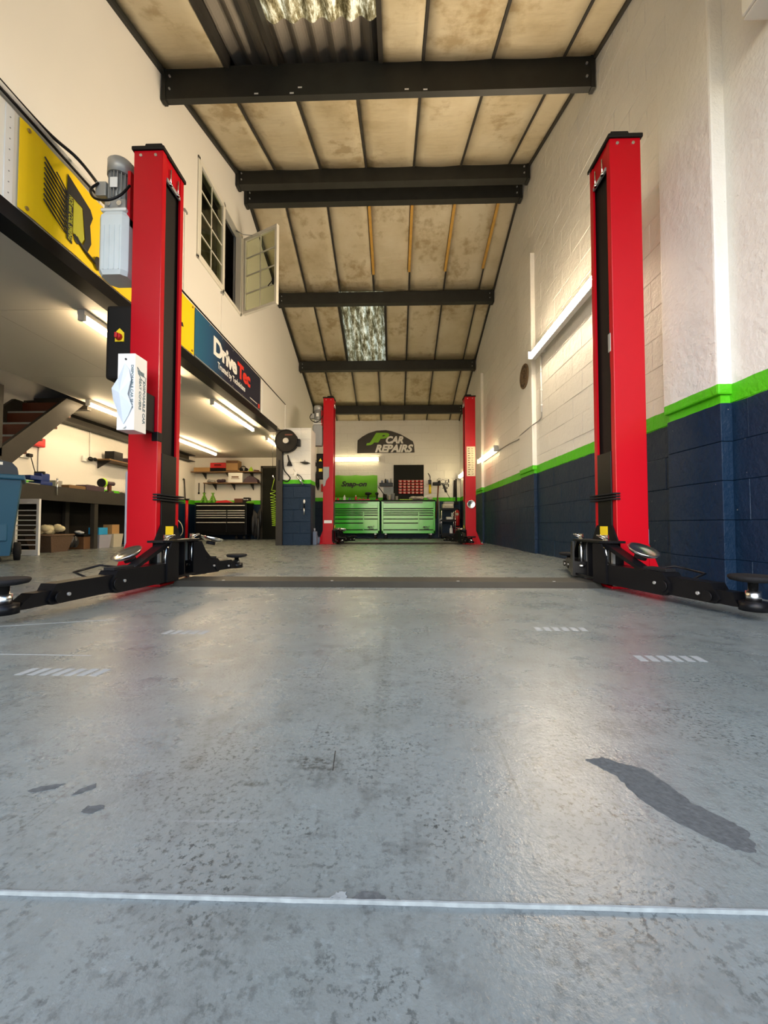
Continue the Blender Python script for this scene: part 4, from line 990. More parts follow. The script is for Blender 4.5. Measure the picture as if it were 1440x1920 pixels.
# hanging spray bottle, tools, script sign
hs = T('lubricant_bottle', 'yellow bottle with black trigger hanging on the end wall right of the black panel', 'bottle', (1.04, YB-.045, 1.31))
add('bottle_body', MB().cyl((0, 0, 0), (0, 0, .26), .035), M['yellowp'], hs); add('trigger_head', MB().box(-.05, .04, -.02, .02, .27, .40, .01), M['black'], hs)
add('hook', MB().tube(bez([(.0, .03, .40), (.01, .03, .50), (-.05, .03, .60)], 5), .01), M['steel'], hs)
sc_ = T('script_sign', 'black cut-out script sign on the end wall behind the hanging tools', 'sign', (1.38, YB-.004, 1.45))
def lines_(L_, r_, nm):
    b = MB()
    for q in L_: b.tube(bez([(x_, -.006, z_) for x_, z_ in q], 5), r_, 5)
    add(nm, b, M['ink'], sc_)
lines_([[(-.02, .29), (-.07, .31), (-.12, .25), (-.1, .2), (-.05, .22), (-.06, .26), (0, .25), (.04, .27), (.1, .25)]], .005, 'script_line')
lines_([[(-.16, .12), (-.13, .17), (-.12, .12), (-.09, .17), (-.07, .12), (-.04, .17), (-.02, .12), (.01, .17), (.03, .12), (.05, .17), (.07, .12)], [(.06, .05), (.10, .15), (.14, .26), (.12, .20), (.09, .10)], [(.12, .11), (.16, .18), (.19, .15), (.14, .11)], [(.03, .0), (.09, .06), (.14, .05), (.18, .02), (.12, .0)]], .009, 'script_line')
lines_([[(.205, .06), (.205, .14)], [(.215, .18), (.205, .28)]], .016, 'exclamation_mark')
hb = T('hanging_brush', 'long brown-handled brush hanging from a hook beside the trolley', 'brush', (1.24, 11.5, .45))
add('handle', MB().tube([(.04, .06, 1.12), (-.0, 0, .6), (-.06, -.05, .1)], .022), M['darkwood'], hb); add('brush_head', MB().box(-.13, .10, -.03, .05, 1.08, 1.18, .02).ball((.06, .02, 1.18), .05), M['black'], hb)
add('hook', MB().tube([(.03, .15, 1.25), (.03, .05, 1.26), (.03, .05, 1.2)], .006), M['grey'], hb)
ht = T('hanging_gun', 'black blow gun hanging tip down beside the brush', 'air tool', (1.43, 11.5, 1.13))
add('gun_body', MB().hull([(-.04, -.02, .42), (.02, -.02, .42), (.02, .02, .42), (-.04, .02, .42)], [(.03, -.02, .2), (.1, -.02, .2), (.1, .02, .2), (.03, .02, .2)]), M['black'], ht)
add('nozzle', MB().tube([(.07, 0, .22), (.18, 0, .02)], .009), M['steel'], ht); add('hook', MB().tube([(-.01, .15, .44), (-.01, 0, .44)], .006), M['grey'], ht)
one('broom_handle', MB().cyl((0, 0, 0), (.02, .12, 1.1), .012), M['grey'], 'thin pale pole standing left of the black trolley', 'pole', (1.27, 11.42, .03))
# trolley
tr = T('trolley', 'black three-tier trolley beside the right green chest', 'trolley', (1.49, 11.15, 0))
for z in (.10, .48, .80): add('tray', MB().box(-.20, .20, -.18, .2, z, z+.03, .005).box(-.2, .2, -.185, -.17, z, z+.055).box(-.2, .2, .19, .2, z, z+.055), M['black'], tr)
for xx in (-.19, .19):
    for yy in (-.17, .19): add('upright', MB().cyl((xx, yy, .1), (xx, yy, .84), .012, n=8), M['chrome'], tr)
for xx in (-.16, .16):
    for yy in (-.14, .16): add('castor', MB().cyl((xx-.012, yy, .045), (xx+.012, yy, .045), .045, n=14), M['rubber'], tr)
tm = T('diagnostic_unit', 'beige machine on the top tier of the black trolley', 'machine', (1.5, 11.15, .832))
add('case', MB().box(-.16, .14, -.13, .13, 0, .14, .012), M['beige'], tm); add('lid', MB().box(-.12, .16, -.10, .12, .14, .20, .02), M['greyplastic'], tm); add('handle', MB().tube([(-.1, -.13, .06), (-.1, -.16, .1), (.1, -.16, .1), (.1, -.13, .06)], .009), M['white'], tm)
bottle(1.58, 11.1, .132, .045, .24, 'white', 'tall white bottle on the bottom tier of the trolley', 'white')
one('paper_roll', MB().lathe_ax((-.09, 0, .05), (.09, 0, .05), [(0, .05), (1, .05)], 16), M['white'], 'white paper roll lying on the middle tier of the trolley', 'paper roll', (1.53, 11.08, .512))
one('folder', MB().box(0, .03, -.1, .08, 0, .22, .004), M['white'], 'white folder standing upright on the middle tier of the trolley', 'folder', (1.60, 11.2, .512))
# extinguisher and red can
fe = T('fire_extinguisher', 'red fire extinguisher hung in the far right corner behind the red post', 'fire extinguisher', (1.80, 11.45, .36))
add('cylinder', MB().lathe_ax((0, 0, 0), (0, 0, .46), [(0, .06), (.04, .075), (.85, .075), (.95, .05), (1, .025)], 20), M['redplain'], fe)
add('valve', MB().box(-.05, .03, -.015, .015, .46, .52, .006), M['black'], fe); add('label', MB().box(-.04, .03, -.079, -.073, .30, .37), M['beige'], fe); add('hose', MB().tube(bez([(.03, 0, .5), (.09, -.03, .38), (.08, -.03, .15)], 6), .01), M['black'], fe)
add('wall_bracket', MB().box(-.03, .13, .06, .20, .2, .25), M['black'], fe)
fc = T('fuel_can', 'red fuel can low in the far right corner under the extinguisher', 'fuel can', (1.80, 11.3, 0))
add('can_body', MB().box(-.10, .10, -.07, .07, 0, .26, .02), M['redplain'], fc); add('handle', MB().tube([(-.06, 0, .25), (-.06, 0, .31), (.05, 0, .31), (.05, 0, .25)], .012), M['redplain'], fc); add('cap', MB().cyl((.08, 0, .26), (.08, 0, .29), .02), M['black'], fc)
one('squeegee', MB().box(-.02, .02, -.015, .015, .0, .75, .006).box(-.06, .06, -.02, .02, .0, .07, .006), M['rubber'], 'dark squeegee hanging in the far right corner behind the red post', 'squeegee', (1.80, 11.58, .98))
one('wall_rag', MB().hull([(-.02, 0, 0), (.05, 0, 0), (.05, .03, 0), (-.02, .03, 0)], [(.0, 0, .5), (.03, 0, .5), (.03, .03, .5), (0, .03, .5)]), M['blackmat'], 'narrow black strap hanging by the far corner strip light', 'strap', (1.74, 11.6, 1.2))
# right wall things
vt = T('wall_vent', 'round rusty iron wall vent on the white side wall', 'vent', (XR-.068, 5.66, 2.52))
b = MB()
for r_ in (.165, .105, .045): b.tube([(0, r_*math.cos(a), r_*math.sin(a)) for a in [2*PI*k/28 for k in range(28)]], .012, 6, True)
for k in range(12):
    a = 2*PI*k/12; b.tube([(0, .04*math.cos(a), .04*math.sin(a)), (0, .165*math.cos(a), .165*math.sin(a))], .009, 5)
add('grille', b, M['vent'], vt); add('backing', MB().cyl((.007, 0, 0), (.001, 0, 0), .165, n=28), M['ink'], vt)
cr = T('light_conduit', 'thin white conduit dropping from the bright wall tube to the next strip light', 'conduit')
add('conduit', MB().tube([(XR-.012, 5.16, 2.60), (XR-.012, 5.16, 1.86)], .011, 8), M['wall'] if False else M['white'], cr)
add('cable', MB().tube(bez([(XR-.012, 5.16, 1.87), (XR-.013, 5.2, 1.78), (XR-.056, 5.45, 1.74), (XR-.056, 5.9, 1.72), (XR-.013, 6.1, 1.71), (XR-.013, 6.6, 1.74), (XR-.013, 7.3, 1.76)], 8), .008), M['grey'], cr)
for z in (2.4, 2.15, 1.95): add('clip', MB().box(XR-.026, XR, 5.145, 5.175, z-.01, z+.01, .002), M['white'], cr)
hc = T('wall_box', 'cream metal box high on the side wall near the door', 'box', (XR-.005, 1.62, 2.98))
add('box_body', MB().box(-.13, 0, 0, .38, 0, .45, .01), M['upvc'], hc); add('box_lid', MB().box(-.145, -.13, .01, .37, .01, .44, .005), M['upvc'], hc)
one('cable_drop', MB().tube(bez([(XR-.02, 8.5, 1.78), (XR-.02, 8.95, 1.62), (XR-.03, 9.0, 1.45), (XR-.03, 9.0, 1.2)], 6), .012), M['black'], 'black cable hanging from the side wall strip light behind the far red post', 'cable')
# ================================================================== PIER THINGS
hr = T('hose_reel', 'black retractable hose reel mounted at the top of the block pier', 'hose reel', (-2.02, 7.30, 1.95))
b = MB(); pts = [(.20*math.cos(a)*(1.05 if math.cos(a) > .5 else 1), .205*math.sin(a)) for a in [2*PI*k/24 for k in range(24)]]
b.prism(pts, 'y', -.06, .06); add('casing', b, M['blackmat'], hr)
add('rim', MB().tube([(.2*math.cos(a), -.06, .205*math.sin(a)) for a in [2*PI*k/24 for k in range(24)]], .012, 6, True), M['blackmat'], hr)
add('hub', MB().lathe_ax((0, -.06, 0), (0, -.085, 0), [(0, .06), (1, .05)], 18), M['grey'], hr)
add('hose_guide', MB().box(.17, .26, -.05, .05, -.10, .04, .015), M['black'], hr); add('mounting_bracket', MB().box(-.10, .03, .05, .16, -.08, .08, .006), M['steel'], hr)
add('logo_plate', MB().box(-.02, .12, -.064, -.06, .10, .125), M['darkwood'], hr)
add('pipe_fitting', MB().tube(bez([(-.18, 0, .12), (-.25, 0, .14), (-.27, 0, .06), (-.24, .02, -.02)], 6), .012), M['chrome'], hr)
one('reel_hose', MB().tube(bez([(-2.12, 7.36, 1.76), (-2.10, 7.40, 1.45), (-2.02, 7.42, 1.33), (-1.985, 7.42, 1.27), (-2.04, 7.42, 1.21), (-2.12, 7.38, 1.24)], 8), .012), M['black'], 'black hose looping down from the reel along the pier', 'hose')
one('hanging_strap', MB().box(-.012, .012, -.012, 0, -.40, 0, .004), M['black'], 'black strap hanging on the dark steel post beside the pier', 'strap', (-2.19, 7.395, 1.62))
br = T('dust_brush', 'black dust brush hung on the white upper part of the pier', 'brush', (-2.0, 7.435, 1.53))
add('handle', MB().hull([(-.02, -.02, .06), (.02, -.02, .06), (.02, 0, .06), (-.02, 0, .06)], [(-.045, -.015, .19), (-.025, -.015, .19), (-.025, 0, .19), (-.045, 0, .19)]), M['black'], br)
add('bristles', MB().hull([(-.045, -.03, -.02), (.055, -.03, -.02), (.055, 0, -.02), (-.045, 0, -.02)], [(-.025, -.02, .06), (.025, -.02, .06), (.025, 0, .06), (-.025, 0, .06)]), M['rubber'], br)
gg = T('air_chisel', 'dark air tool with pointed ends hung near the right edge of the pier', 'air tool', (-1.70, 7.43, 1.565))
add('tool_body', MB().lathe_ax((-.10, -.02, .01), (.10, -.02, -.01), [(0, .004), (.25, .014), (.45, .026), (.7, .022), (1, .003)], 12), M['steel'], gg); add('trigger', MB().box(-.015, .005, -.03, 0, .02, .05), M['grey'], gg)
gr_ = T('grease_gun', 'silver grease gun hung slanting across the green band of the pier', 'grease gun', (-1.83, 7.42, 1.30))
add('barrel', MB().cyl((-.03, -.02, .03), (.10, -.02, -.15), .022), M['chrome'], gr_); add('head', MB().box(-.07, -.01, -.035, 0, .0, .09, .006), M['white'], gr_); add('spout', MB().tube([(-.05, -.02, .08), (-.085, -.02, .15)], .006), M['grey'], gr_); add('lever', MB().tube([(-.02, -.03, .05), (.06, -.03, .0), (.12, -.03, -.10)], .008), M['black'], gr_)
tl = T('inspection_torch', 'thin black and silver torch clipped to the navy lower part of the pier', 'torch', (-1.712, 7.43, .58))
add('grip', MB().cyl((0, -.012, 0), (0, -.012, .13), .011), M['chrome'], tl); add('middle', MB().cyl((0, -.012, .13), (0, -.012, .21), .013), M['black'], tl); add('lamp_head', MB().lathe_ax((0, -.012, .21), (0, -.012, .285), [(0, .012), (.5, .02), (1, .012)], 12), M['white'], tl)
# green coil air hose by the door
ac = T('coil_air_hose', 'lime green coiled air hose hanging by the dark door', 'hose', (-2.68, 8.6, 0))
pts = [(.03, 0, 1.40), (.0, 0, 1.27), (-.03, 0, 1.15)]
for k in range(15*12+1):
    a = k/12*2*PI; q = k/(15*12); pts.append((-.0+.055*math.cos(a)+.05*q, .05*math.sin(a), 1.14-.78*q**.75))
add('coil', MB().tube(pts, .0065, 6), M['greenp'], ac); add('coupling', MB().tube([(-.01, 0, 1.47), (.03, 0, 1.40)], .012), M['chrome'], ac)
add('ceiling_drop', MB().tube([(-.01, 0, 2.21), (-.01, 0, 1.47)], .005), M['black'], ac)
# bottles behind the pier
bt = T('oil_bottle', 'blue-grey oil bottle standing on the floor right of the pier', 'bottle', (-1.535, 7.62, 0))
add('bottle_body', MB().box(-.045, .03, -.05, .05, 0, .26, .015), M['bluegrey'], bt); add('neck', MB().cyl((-.02, 0, .26), (-.02, 0, .32), .016), M['lilac'], bt)
heap(-1.50, 7.76, 0, .05, .05, .22, 'bluegrey', 'rag_bag', 'crumpled grey bag beside the oil bottle', 'bag', 5, 9)
wb_ = T('cord_bundle', 'bundle of black cord hanging on the end wall left of the far red post', 'cord', (-2.30, YB-.03, 1.95))
b = MB()
for k in range(5): b.tube([(.035*math.cos(a)+.012*k-.02, .0, -.2+.22*math.sin(a)-.03*k) for a in [2*PI*j/16 for j in range(16)]], .008, 5, True)
add('cord_loops', b, M['black'], wb_)
one('wedge_bracket', MB().prism([(0, 0), (.26, -.06), (.0, .16)], 'y', -.02, 0), M['black'], 'black triangular bracket on the end wall above the cord bundle', 'bracket', (-2.40, YB-.004, 2.14))
one('red_switch_box', MB().box(-.06, .06, -.05, 0, 0, .22, .01), M['redplain'], 'small red box on the end wall left of the far red post', 'box', (-2.12, YB-.004, 1.37))
# ================================================================== LEFT ROOM
# bench
be = T('steel_workbench', 'long dark steel workbench along the left wall', 'workbench', (-5.1, 6.4, 0))
add('bench_top', MB().box(-.33, .25, -1.75, 1.9, .925, .94, .002), M['steel'], be); add('apron', MB().box(.235, .25, -1.75, 1.9, .73, .93, .003), M['steel'], be)
for yy in (-1.7, -.1, 1.8): add('leg', MB().box(.17, .24, yy-.04, yy+.04, 0, .74, .003), M['steel'], be)
for yy in (-1.7, -.1, 1.8): add('leg', MB().box(-.30, -.24, yy-.04, yy+.04, 0, .93, .003), M['steel'], be)
add('back_board', MB().box(-.32, -.31, -1.7, 1.85, .05, .9), M['blackmat'], be)
BZ = .942
vs = T('bench_vice', 'blue bench vice on the steel workbench', 'vice', (-4.96, 5.38, BZ))
add('vice_body', MB().box(-.09, .09, -.09, .10, 0, .05, .01).box(-.06, .06, -.05, .09, .04, .17, .02).box(-.065, .065, -.22, -.05, .06, .12, .012), M['bluevise'], vs)
add('jaw', MB().box(-.07, .07, -.03, .0, .15, .19, .004), M['steel'], vs); add('handle', MB().cyl((.128, .13, -.13), (.128, .13, .10), .008), M['chrome'], vs); add('handle_ball', MB().ball((.128, .13, .10), .014), M['chrome'], vs)
one('fluid_tin', MB().box(-.06, .06, -.06, .06, 0, .11, .006), M['grey'], 'grey tin just right of the blue vice', 'tin', (-5.1, 5.78, BZ))
one('tool_tray', MB().box(-.08, .08, -.2, .2, 0, .05, .008).box(-.07, .07, -.17, .17, .03, .056), M['shelfwood'], 'long brown tray lying on the workbench', 'tray', (-5.0, 6.02, BZ))
one('steel_ruler', MB().box(-.04, .04, -.25, .25, 0, .012, .002), M['grey'], 'flat grey bar on the workbench edge by the blue bin', 'bar', (-4.92, 5.05, BZ))
one('tool_case', MB().box(-.09, .09, -.20, .20, 0, .085, .012).box(-.02, .02, -.08, .08, .08, .10, .006), M['bagpurple'], 'dark flat tool case on the workbench beside the polisher', 'case', (-5.0, 6.34, BZ))
po = T('polisher', 'cordless polisher with a lime green pad on the workbench', 'power tool', (-4.98, 6.72, BZ), .0)
add('pad', MB().lathe_ax((0, -.16, .16), (0, -.10, .16), [(0, .07), (.5, .085), (.7, .06), (1, .04)], 20), M['greenp'], po)
add('backing_pad', MB().lathe_ax((0, -.18, .16), (0, -.16, .16), [(0, .07), (1, .075)], 20), M['rubber'], po)
add('motor_body', MB().cyl((0, -.10, .16), (0, .12, .17), .035), M['bagpurple'], po)
add('handle', MB().hull([(-.02, .0, .02), (.02, .0, .02), (.02, .05, .02), (-.02, .05, .02)], [(-.02, -.01, .15), (.02, -.01, .15), (.02, .05, .15), (-.02, .05, .15)]), M['darkwood'], po); add('battery', MB().box(-.035, .035, -.04, .09, 0, .035, .006), M['bagpurple'], po)
heap(-4.98, 7.1, BZ, .1, .12, .07, 'cloth', 'rag_heap', 'crumpled rag on the workbench right of the polisher', 'rags', 5, 12)
# under the bench
bk_ = T('wicker_basket', 'brown wicker basket with pale cloths under the workbench', 'basket', (-4.98, 5.58, 0))
add('basket_body', MB().hull([(-.15, -.14, 0), (.15, -.14, 0), (.15, .14, 0), (-.15, .14, 0)], [(-.19, -.2, .24), (.19, -.2, .24), (.19, .2, .24), (-.19, .2, .24)]), M['wicker'], bk_)
add('basket_rim', MB().tube([(-.19, -.2, .24), (.19, -.2, .24), (.19, .2, .24), (-.19, .2, .24)], .014, 6, True), M['wicker'], bk_)
heap(-4.98, 5.58, .245, .17, .16, .16, mat('cream_towel', (.55, .50, .32), .9, noise=.15, bump=.4), 'towel_heap', 'cream towels heaped in the wicker basket', 'towels', 16, 4)
heap(-4.98, 5.92, 0, .16, .12, .26, 'bag', 'rubbish_sack', 'black sack on the floor between the basket and the dark crate', 'sack', 8, 6)
cr_ = T('storage_crate', 'dark brown storage crate under the workbench beside the steel leg', 'crate', (-4.98, 6.32-.33+.02, 0)) if False else T('storage_crate', 'dark brown storage crate under the workbench beside the steel leg', 'crate', (-5.0, 6.55-.36+.0, 0))
cr_.location = (-5.06, 6.22, 0); 
add('crate_body', MB().box(-.14, .14, -.09, .09, 0, .23, .008), M['carddark'], cr_); add('crate_rim', MB().box(-.15, .15, -.10, .10, .20, .235, .006), M['black'], cr_)
heap(-5.06, 6.22, .237, .12, .08, .07, 'white', 'paper_heap', 'white papers on top of the dark crate', 'papers', 5, 14)
one('plastic_tub', MB().hull([(-.1, -.12, 0), (.1, -.12, 0), (.1, .12, 0), (-.1, .12, 0)], [(-.12, -.14, .22), (.12, -.14, .22), (.12, .14, .22), (-.12, .14, .22)]), M['lilac'], 'pale lilac plastic tub under the workbench right of the leg', 'tub', (-5.0, 6.55, 0))
one('plastic_tub', MB().hull([(-.1, -.10, 0), (.1, -.10, 0), (.1, .10, 0), (-.1, .10, 0)], [(-.12, -.12, .23), (.12, -.12, .23), (.12, .12, .23), (-.12, .12, .23)]), M['beige'], 'beige plastic tub under the workbench', 'tub', (-5.0, 6.86, 0))
one('carton', MB().box(-.09, .09, -.10, .10, 0, .12, .003), M['cyan'], 'bright blue carton on the lilac tub', 'box', (-5.0, 6.53, .222))
one('carton', MB().box(-.08, .08, -.09, .09, 0, .16, .003), M['card'], 'brown carton on the beige tub', 'box', (-5.0, 6.84, .232))
one('glass_jar', MB().lathe_ax((0, 0, 0), (0, 0, .2), [(0, .06), (.8, .06), (.9, .05), (1, .05)], 14), M['shelfwood'], 'dark jar on the floor at the right end under the workbench', 'jar', (-4.95, 7.25, 0))
# bin
bn = T('wheeled_bin', 'blue wheeled bin standing beside the stairs at the left edge', 'bin', (-4.2, 4.0, 0), R(43))
add('bin_body', MB().hull([(-.16, -.19, .07), (.15, -.19, .07), (.15, .19, .07), (-.16, .19, .07)], [(-.18, -.25, .85), (.225, -.25, .85), (.225, .25, .85), (-.18, .25, .85)]), M['blue'], bn)
add('bin_rim', MB().box(-.20, .255, -.28, .28, .85, .903, .015), M['blue'], bn)
add('front_panel', MB().box(-.16, .13, -.222, -.20, .22, .40, .01), M['blue'], bn)
for xx in (-.16, .20):
    wv = add('wheel', MB().lathe_ax((xx-.03, .13, .10), (xx+.03, .13, .10), [(0, .085), (.1, .1), (.9, .1), (1, .085)], 24), M['rubber'], bn); add('hub', MB().cyl((xx-.035, .13, .10), (xx+.035, .13, .10), .035, n=12), M['blackmat'], wv)
add('front_foot', MB().ball((-.12, -.17, .035), .035).ball((.06, -.19, .035), .035), M['rubber'], bn)
tb = T('tool_bag', 'black tool bag with a red mark lying on the blue bin', 'bag', (-4.2, 4.0, .905), R(43))
b = MB(); b.prism([(-.19, 0), (.20, 0), (.19, .08), (.15, .13), (.05, .15), (-.10, .15), (-.17, .10)], 'y', -.16, .16); add('bag_body', b, M['bag'], tb)
add('red_mark', MB().box(-.10, -.075, -.165, -.158, .03, .12).box(-.12, -.05, -.165, -.158, .06, .08), M['redplain'], tb); add('tag', MB().box(.02, .08, -.165, -.158, .10, .13), M['white'], tb); add('handle', MB().tube([(-.1, 0, .14), (-.08, 0, .18), (.04, 0, .18), (.07, 0, .14)], .012), M['black'], tb)
# white slatted rack
rk = T('slatted_rack', 'white slatted metal rack leaning between the blue bin and the workbench', 'rack', (-4.53, 4.92, 0))
for xx in (-.30, .0): add('side_rail', MB().box(xx-.035, xx+.0, -.015, .015, 0, .72, .003), M['white'], rk)
add('end_rail', MB().box(-.30, -.035, -.015, .015, .655, .72, .003), M['white'], rk); add('end_rail', MB().box(-.30, -.035, -.015, .015, 0, .07, .003), M['white'], rk)
for k in range(8): add('slat', MB().box(-.30, -.035, -.008, .008, .125+k*.063, .138+k*.063), M['white'], rk)
# stairs
sta = T('staircase', 'dark steel staircase with red-brown treads rising to the mezzanine at the left', 'stairs', (-5.05, 3.5, 0))
def strg(x0, x1, off=0): return MB().prism([(-.02, 0), (.05, .07), (2.225, 2.18), (1.92, 2.18), (-.02, .30)], 'x', x0, x1)
add('stringer', strg(.35, .40), M['steel'], sta); add('stringer', strg(-.40, -.35), M['steel'], sta)
for k in range(9):
    z = .25+k*.215; y = .07+k*.2216
    td = add('tread', MB().box(-.35, .35, y-.02, y+.215, z-.035, z, .004), M['darkwood'], sta)
    add('riser', MB().box(-.35, .35, y+.19, y+.205, z-.01, z+.19), M['darkwood'], sta)
    add('nosing', MB().box(-.35, .35, y-.026, y-.018, z-.03, z+.002), M['pale'], td)
for x_, y_, z_, h_ in ((.375, 1.0, 1.2, .85), (-.375, 1.2, 1.4, .9), (-.375, .4, .5, .9)):
    add('baluster', MB().box(x_-.025, x_+.025, y_-.025, y_+.025, z_, z_+h_), M['steel'], sta)
add('landing_trimmer', MB().box(-.40, .43, 2.26, 2.34, 2.12, 2.30), M['steel'], sta)
# wall things above the bench
ab = T('alarm_box', 'red fire alarm box on the cream wall above the workbench', 'alarm', (-5.44, 5.80, 1.57))
add('alarm_body', MB().box(-.01, .07, -.10, .10, 0, .14, .02), M['redplain'], ab); add('cable', MB().tube([(.0, .05, 0), (.0, .05, -.5)], .006), M['greyplastic'], ab)
sk = T('wall_socket', 'white double socket with a black plug on the cream wall left of the alarm box', 'socket', (-5.445, 5.62, 1.37))
add('socket_plate', MB().box(0, .03, -.08, .08, 0, .09, .004), M['white'], sk); add('plug', MB().box(.03, .08, .0, .07, .02, .07, .01), M['black'], sk); add('flex', MB().tube(bez([(.07, .04, .03), (.06, .1, -.12), (.05, .16, -.25), (.1, .14, -.42)], 6), .006), M['black'], sk); add('conduit', MB().cyl((.01, 0, .09), (.01, 0, .3), .01, n=8), M['white'], sk)
ws = T('wall_shelf', 'brown shelf board on the cream wall over the workbench', 'shelf', (-5.44, 7.55, 1.56))
add('shelf_board', MB().box(0, .30, -.60, .75, 0, .022, .003), M['shelfwood'], ws)
for yy in (-.5, .5): add('bracket', MB().prism([(0, 0), (.24, 0), (0, -.14)], 'y', yy, yy+.015), M['steel'], ws)
one('speaker', MB().box(-.09, .09, -.12, .12, 0, .17, .006), M['black'], 'square black speaker box on the brown wall shelf', 'speaker', (-5.28, 7.25, 1.584))
one('radio', MB().box(-.08, .08, -.18, .18, 0, .11, .01).cyl((.085, -.08, .05), (.09, -.08, .05), .03).cyl((.085, .08, .05), (.09, .08, .05), .03), M['bagpurple'], 'low dark radio beside the speaker box on the wall shelf', 'radio', (-5.28, 7.75, 1.584))
cr2 = T('coiled_lead', 'black coiled lead hanging at the left end of the brown wall shelf', 'cable', (-5.42, 6.80, 1.55))
add('coil', MB().ball((.05, 0, .0), .05, (.6, 1.2, .8)).ball((.05, .10, .01), .04, (.6, 1.2, .8)), M['black'], cr2); add('socket', MB().box(-.02, .01, -.12, -.03, -.05, .04), M['white'], cr2)
cb_ = T('cable_bundle', 'bundle of brown and white cables hanging on the wall behind the near left post', 'cable', (-5.42, 7.95, 1.45))
for k, mm in enumerate(('darkwood', 'beige', 'redplain')): add('cable', MB().tube(bez([(.02, k*.04, .62), (.03, k*.03-.05, .4), (.02, k*.05, .2), (.04, k*.02, 0)], 6), .014), M[mm], cb_)
add('junction_box', MB().box(-.02, .05, -.05, .06, .58, .68, .006), M['beige'], cb_)
one('wall_conduit', MB().cyl((0, 0, 0), (0, 0, .50), .009, n=8), M['white'], 'thin white conduit down the cream wall left of the brown shelf', 'conduit', (-5.435, 6.86, 1.55))
# back left corner shelves
for z, x0, x1, lb in ((1.785, -5.42, -3.58, 'upper brown shelf on the back wall over the black tool chest'), (1.485, -5.08, -3.62, 'lower brown shelf on the back wall over the black tool chest')):
    s_ = T('wall_shelf', lb, 'shelf', ((x0+x1)/2, 10.6, z)); w_ = (x1-x0)/2
    add('shelf_board', MB().box(-w_, w_, -.30, 0, 0, .022, .003), M['shelfwood'], s_)
    for q in (-.7, 0, .7): add('bracket', MB().prism([(-.26, 0), (0, 0), (0, -.16)], 'x', q*w_, q*w_+.015), M['steel'], s_)
SZ = 1.808
one('parcel', MB().box(-.24, .19, -.1, .1, 0, .11, .004), M['card'], 'long flat brown parcel at the left end of the upper shelf', 'box', (-5.12, 10.45, SZ))
rc = T('red_tool_case', 'red and black tool case on the upper shelf', 'case', (-4.70, 10.45, SZ))
add('case_base', MB().box(-.21, .21, -.11, .11, 0, .09, .01), M['black'], rc); add('case_lid', MB().box(-.21, .21, -.12, .11, .09, .235, .02), M['redplain'], rc); add('handle', MB().tube([(-.08, -.12, .17), (-.08, -.15, .17), (.08, -.15, .17), (.08, -.12, .17)], .01), M['black'], rc)
cbx_ = T('cardboard_box', 'open brown cardboard box on the upper shelf', 'box', (-4.31, 10.45, SZ))
add('box_body', MB().box(-.17, .15, -.12, .12, 0, .29, .002), M['card'], cbx_); add('dark_print', MB().box(-.165, .145, -.123, -.12, .22, .285), M['carddark'], cbx_); add('base_strip', MB().box(-.165, .145, -.123, -.12, .0, .03), M['carddark'], cbx_)
b = MB(); b.tube([(.07*math.cos(a), -.08, .07+.065*math.sin(a)) for a in [2*PI*k/14 for k in range(14)]], .014, 6, True); b.ball((-.07, -.05, .05), .05); b.ball((.07, -.06, .05), .05)
one('ear_defenders', b, M['black'], 'black ear defenders on the upper shelf right of the cardboard box', 'ear defenders', (-4.02, 10.42, SZ))
one('carton', MB().box(-.05, .05, -.05, .05, 0, .05, .008), M['card'], 'small tan carton against the cardboard box on the upper shelf', 'box', (-4.155, 10.40, SZ))
one('green_cone', MB().lathe_ax((0, 0, 0), (0, 0, .13), [(0, .07), (.15, .065), (1, .012)], 16), M['greenp'], 'small pale green funnel on the upper shelf', 'funnel', (-3.84, 10.42, SZ))
heap(-3.70, 10.45, SZ, .08, .08, .07, 'darkwood', 'strap_heap', 'dark strap heaped at the right end of the upper shelf', 'strap', 5, 21)
S2 = 1.508
heap(-4.93, 10.43, S2, .13, .09, .10, 'grey', 'fittings_heap', 'grey fittings heaped at the left of the lower shelf', 'fittings', 8, 22)
heap(-4.66, 10.43, S2, .14, .10, .12, 'bagpurple', 'cable_heap', 'dark tangled leads on the lower shelf', 'cables', 8, 23)
wc = T('white_carton', 'white carton with red print on the lower shelf', 'box', (-4.22, 10.42, S2))
add('carton_body', MB().box(-.19, .19, -.11, .11, 0, .26, .003), M['white'], wc); add('print', MB().box(-.10, .09, -.113, -.11, .13, .165).box(-.11, .11, -.113, -.11, .095, .11), M['carddark'], wc)
b = MB(); b.prism([(-.18, 0), (.19, 0), (.17, .09), (.06, .16), (-.06, .17), (-.16, .08)], 'y', -.11, .11)
tb2 = T('tool_bag', 'dark plum tool bag at the right end of the lower shelf', 'bag', (-3.83, 10.44, S2)); add('bag_body', b, M['bagpurple'], tb2); add('handle', MB().tube([(-.08, 0, .16), (-.06, 0, .19), (.04, 0, .19), (.06, 0, .155)], .01), M['black'], tb2)
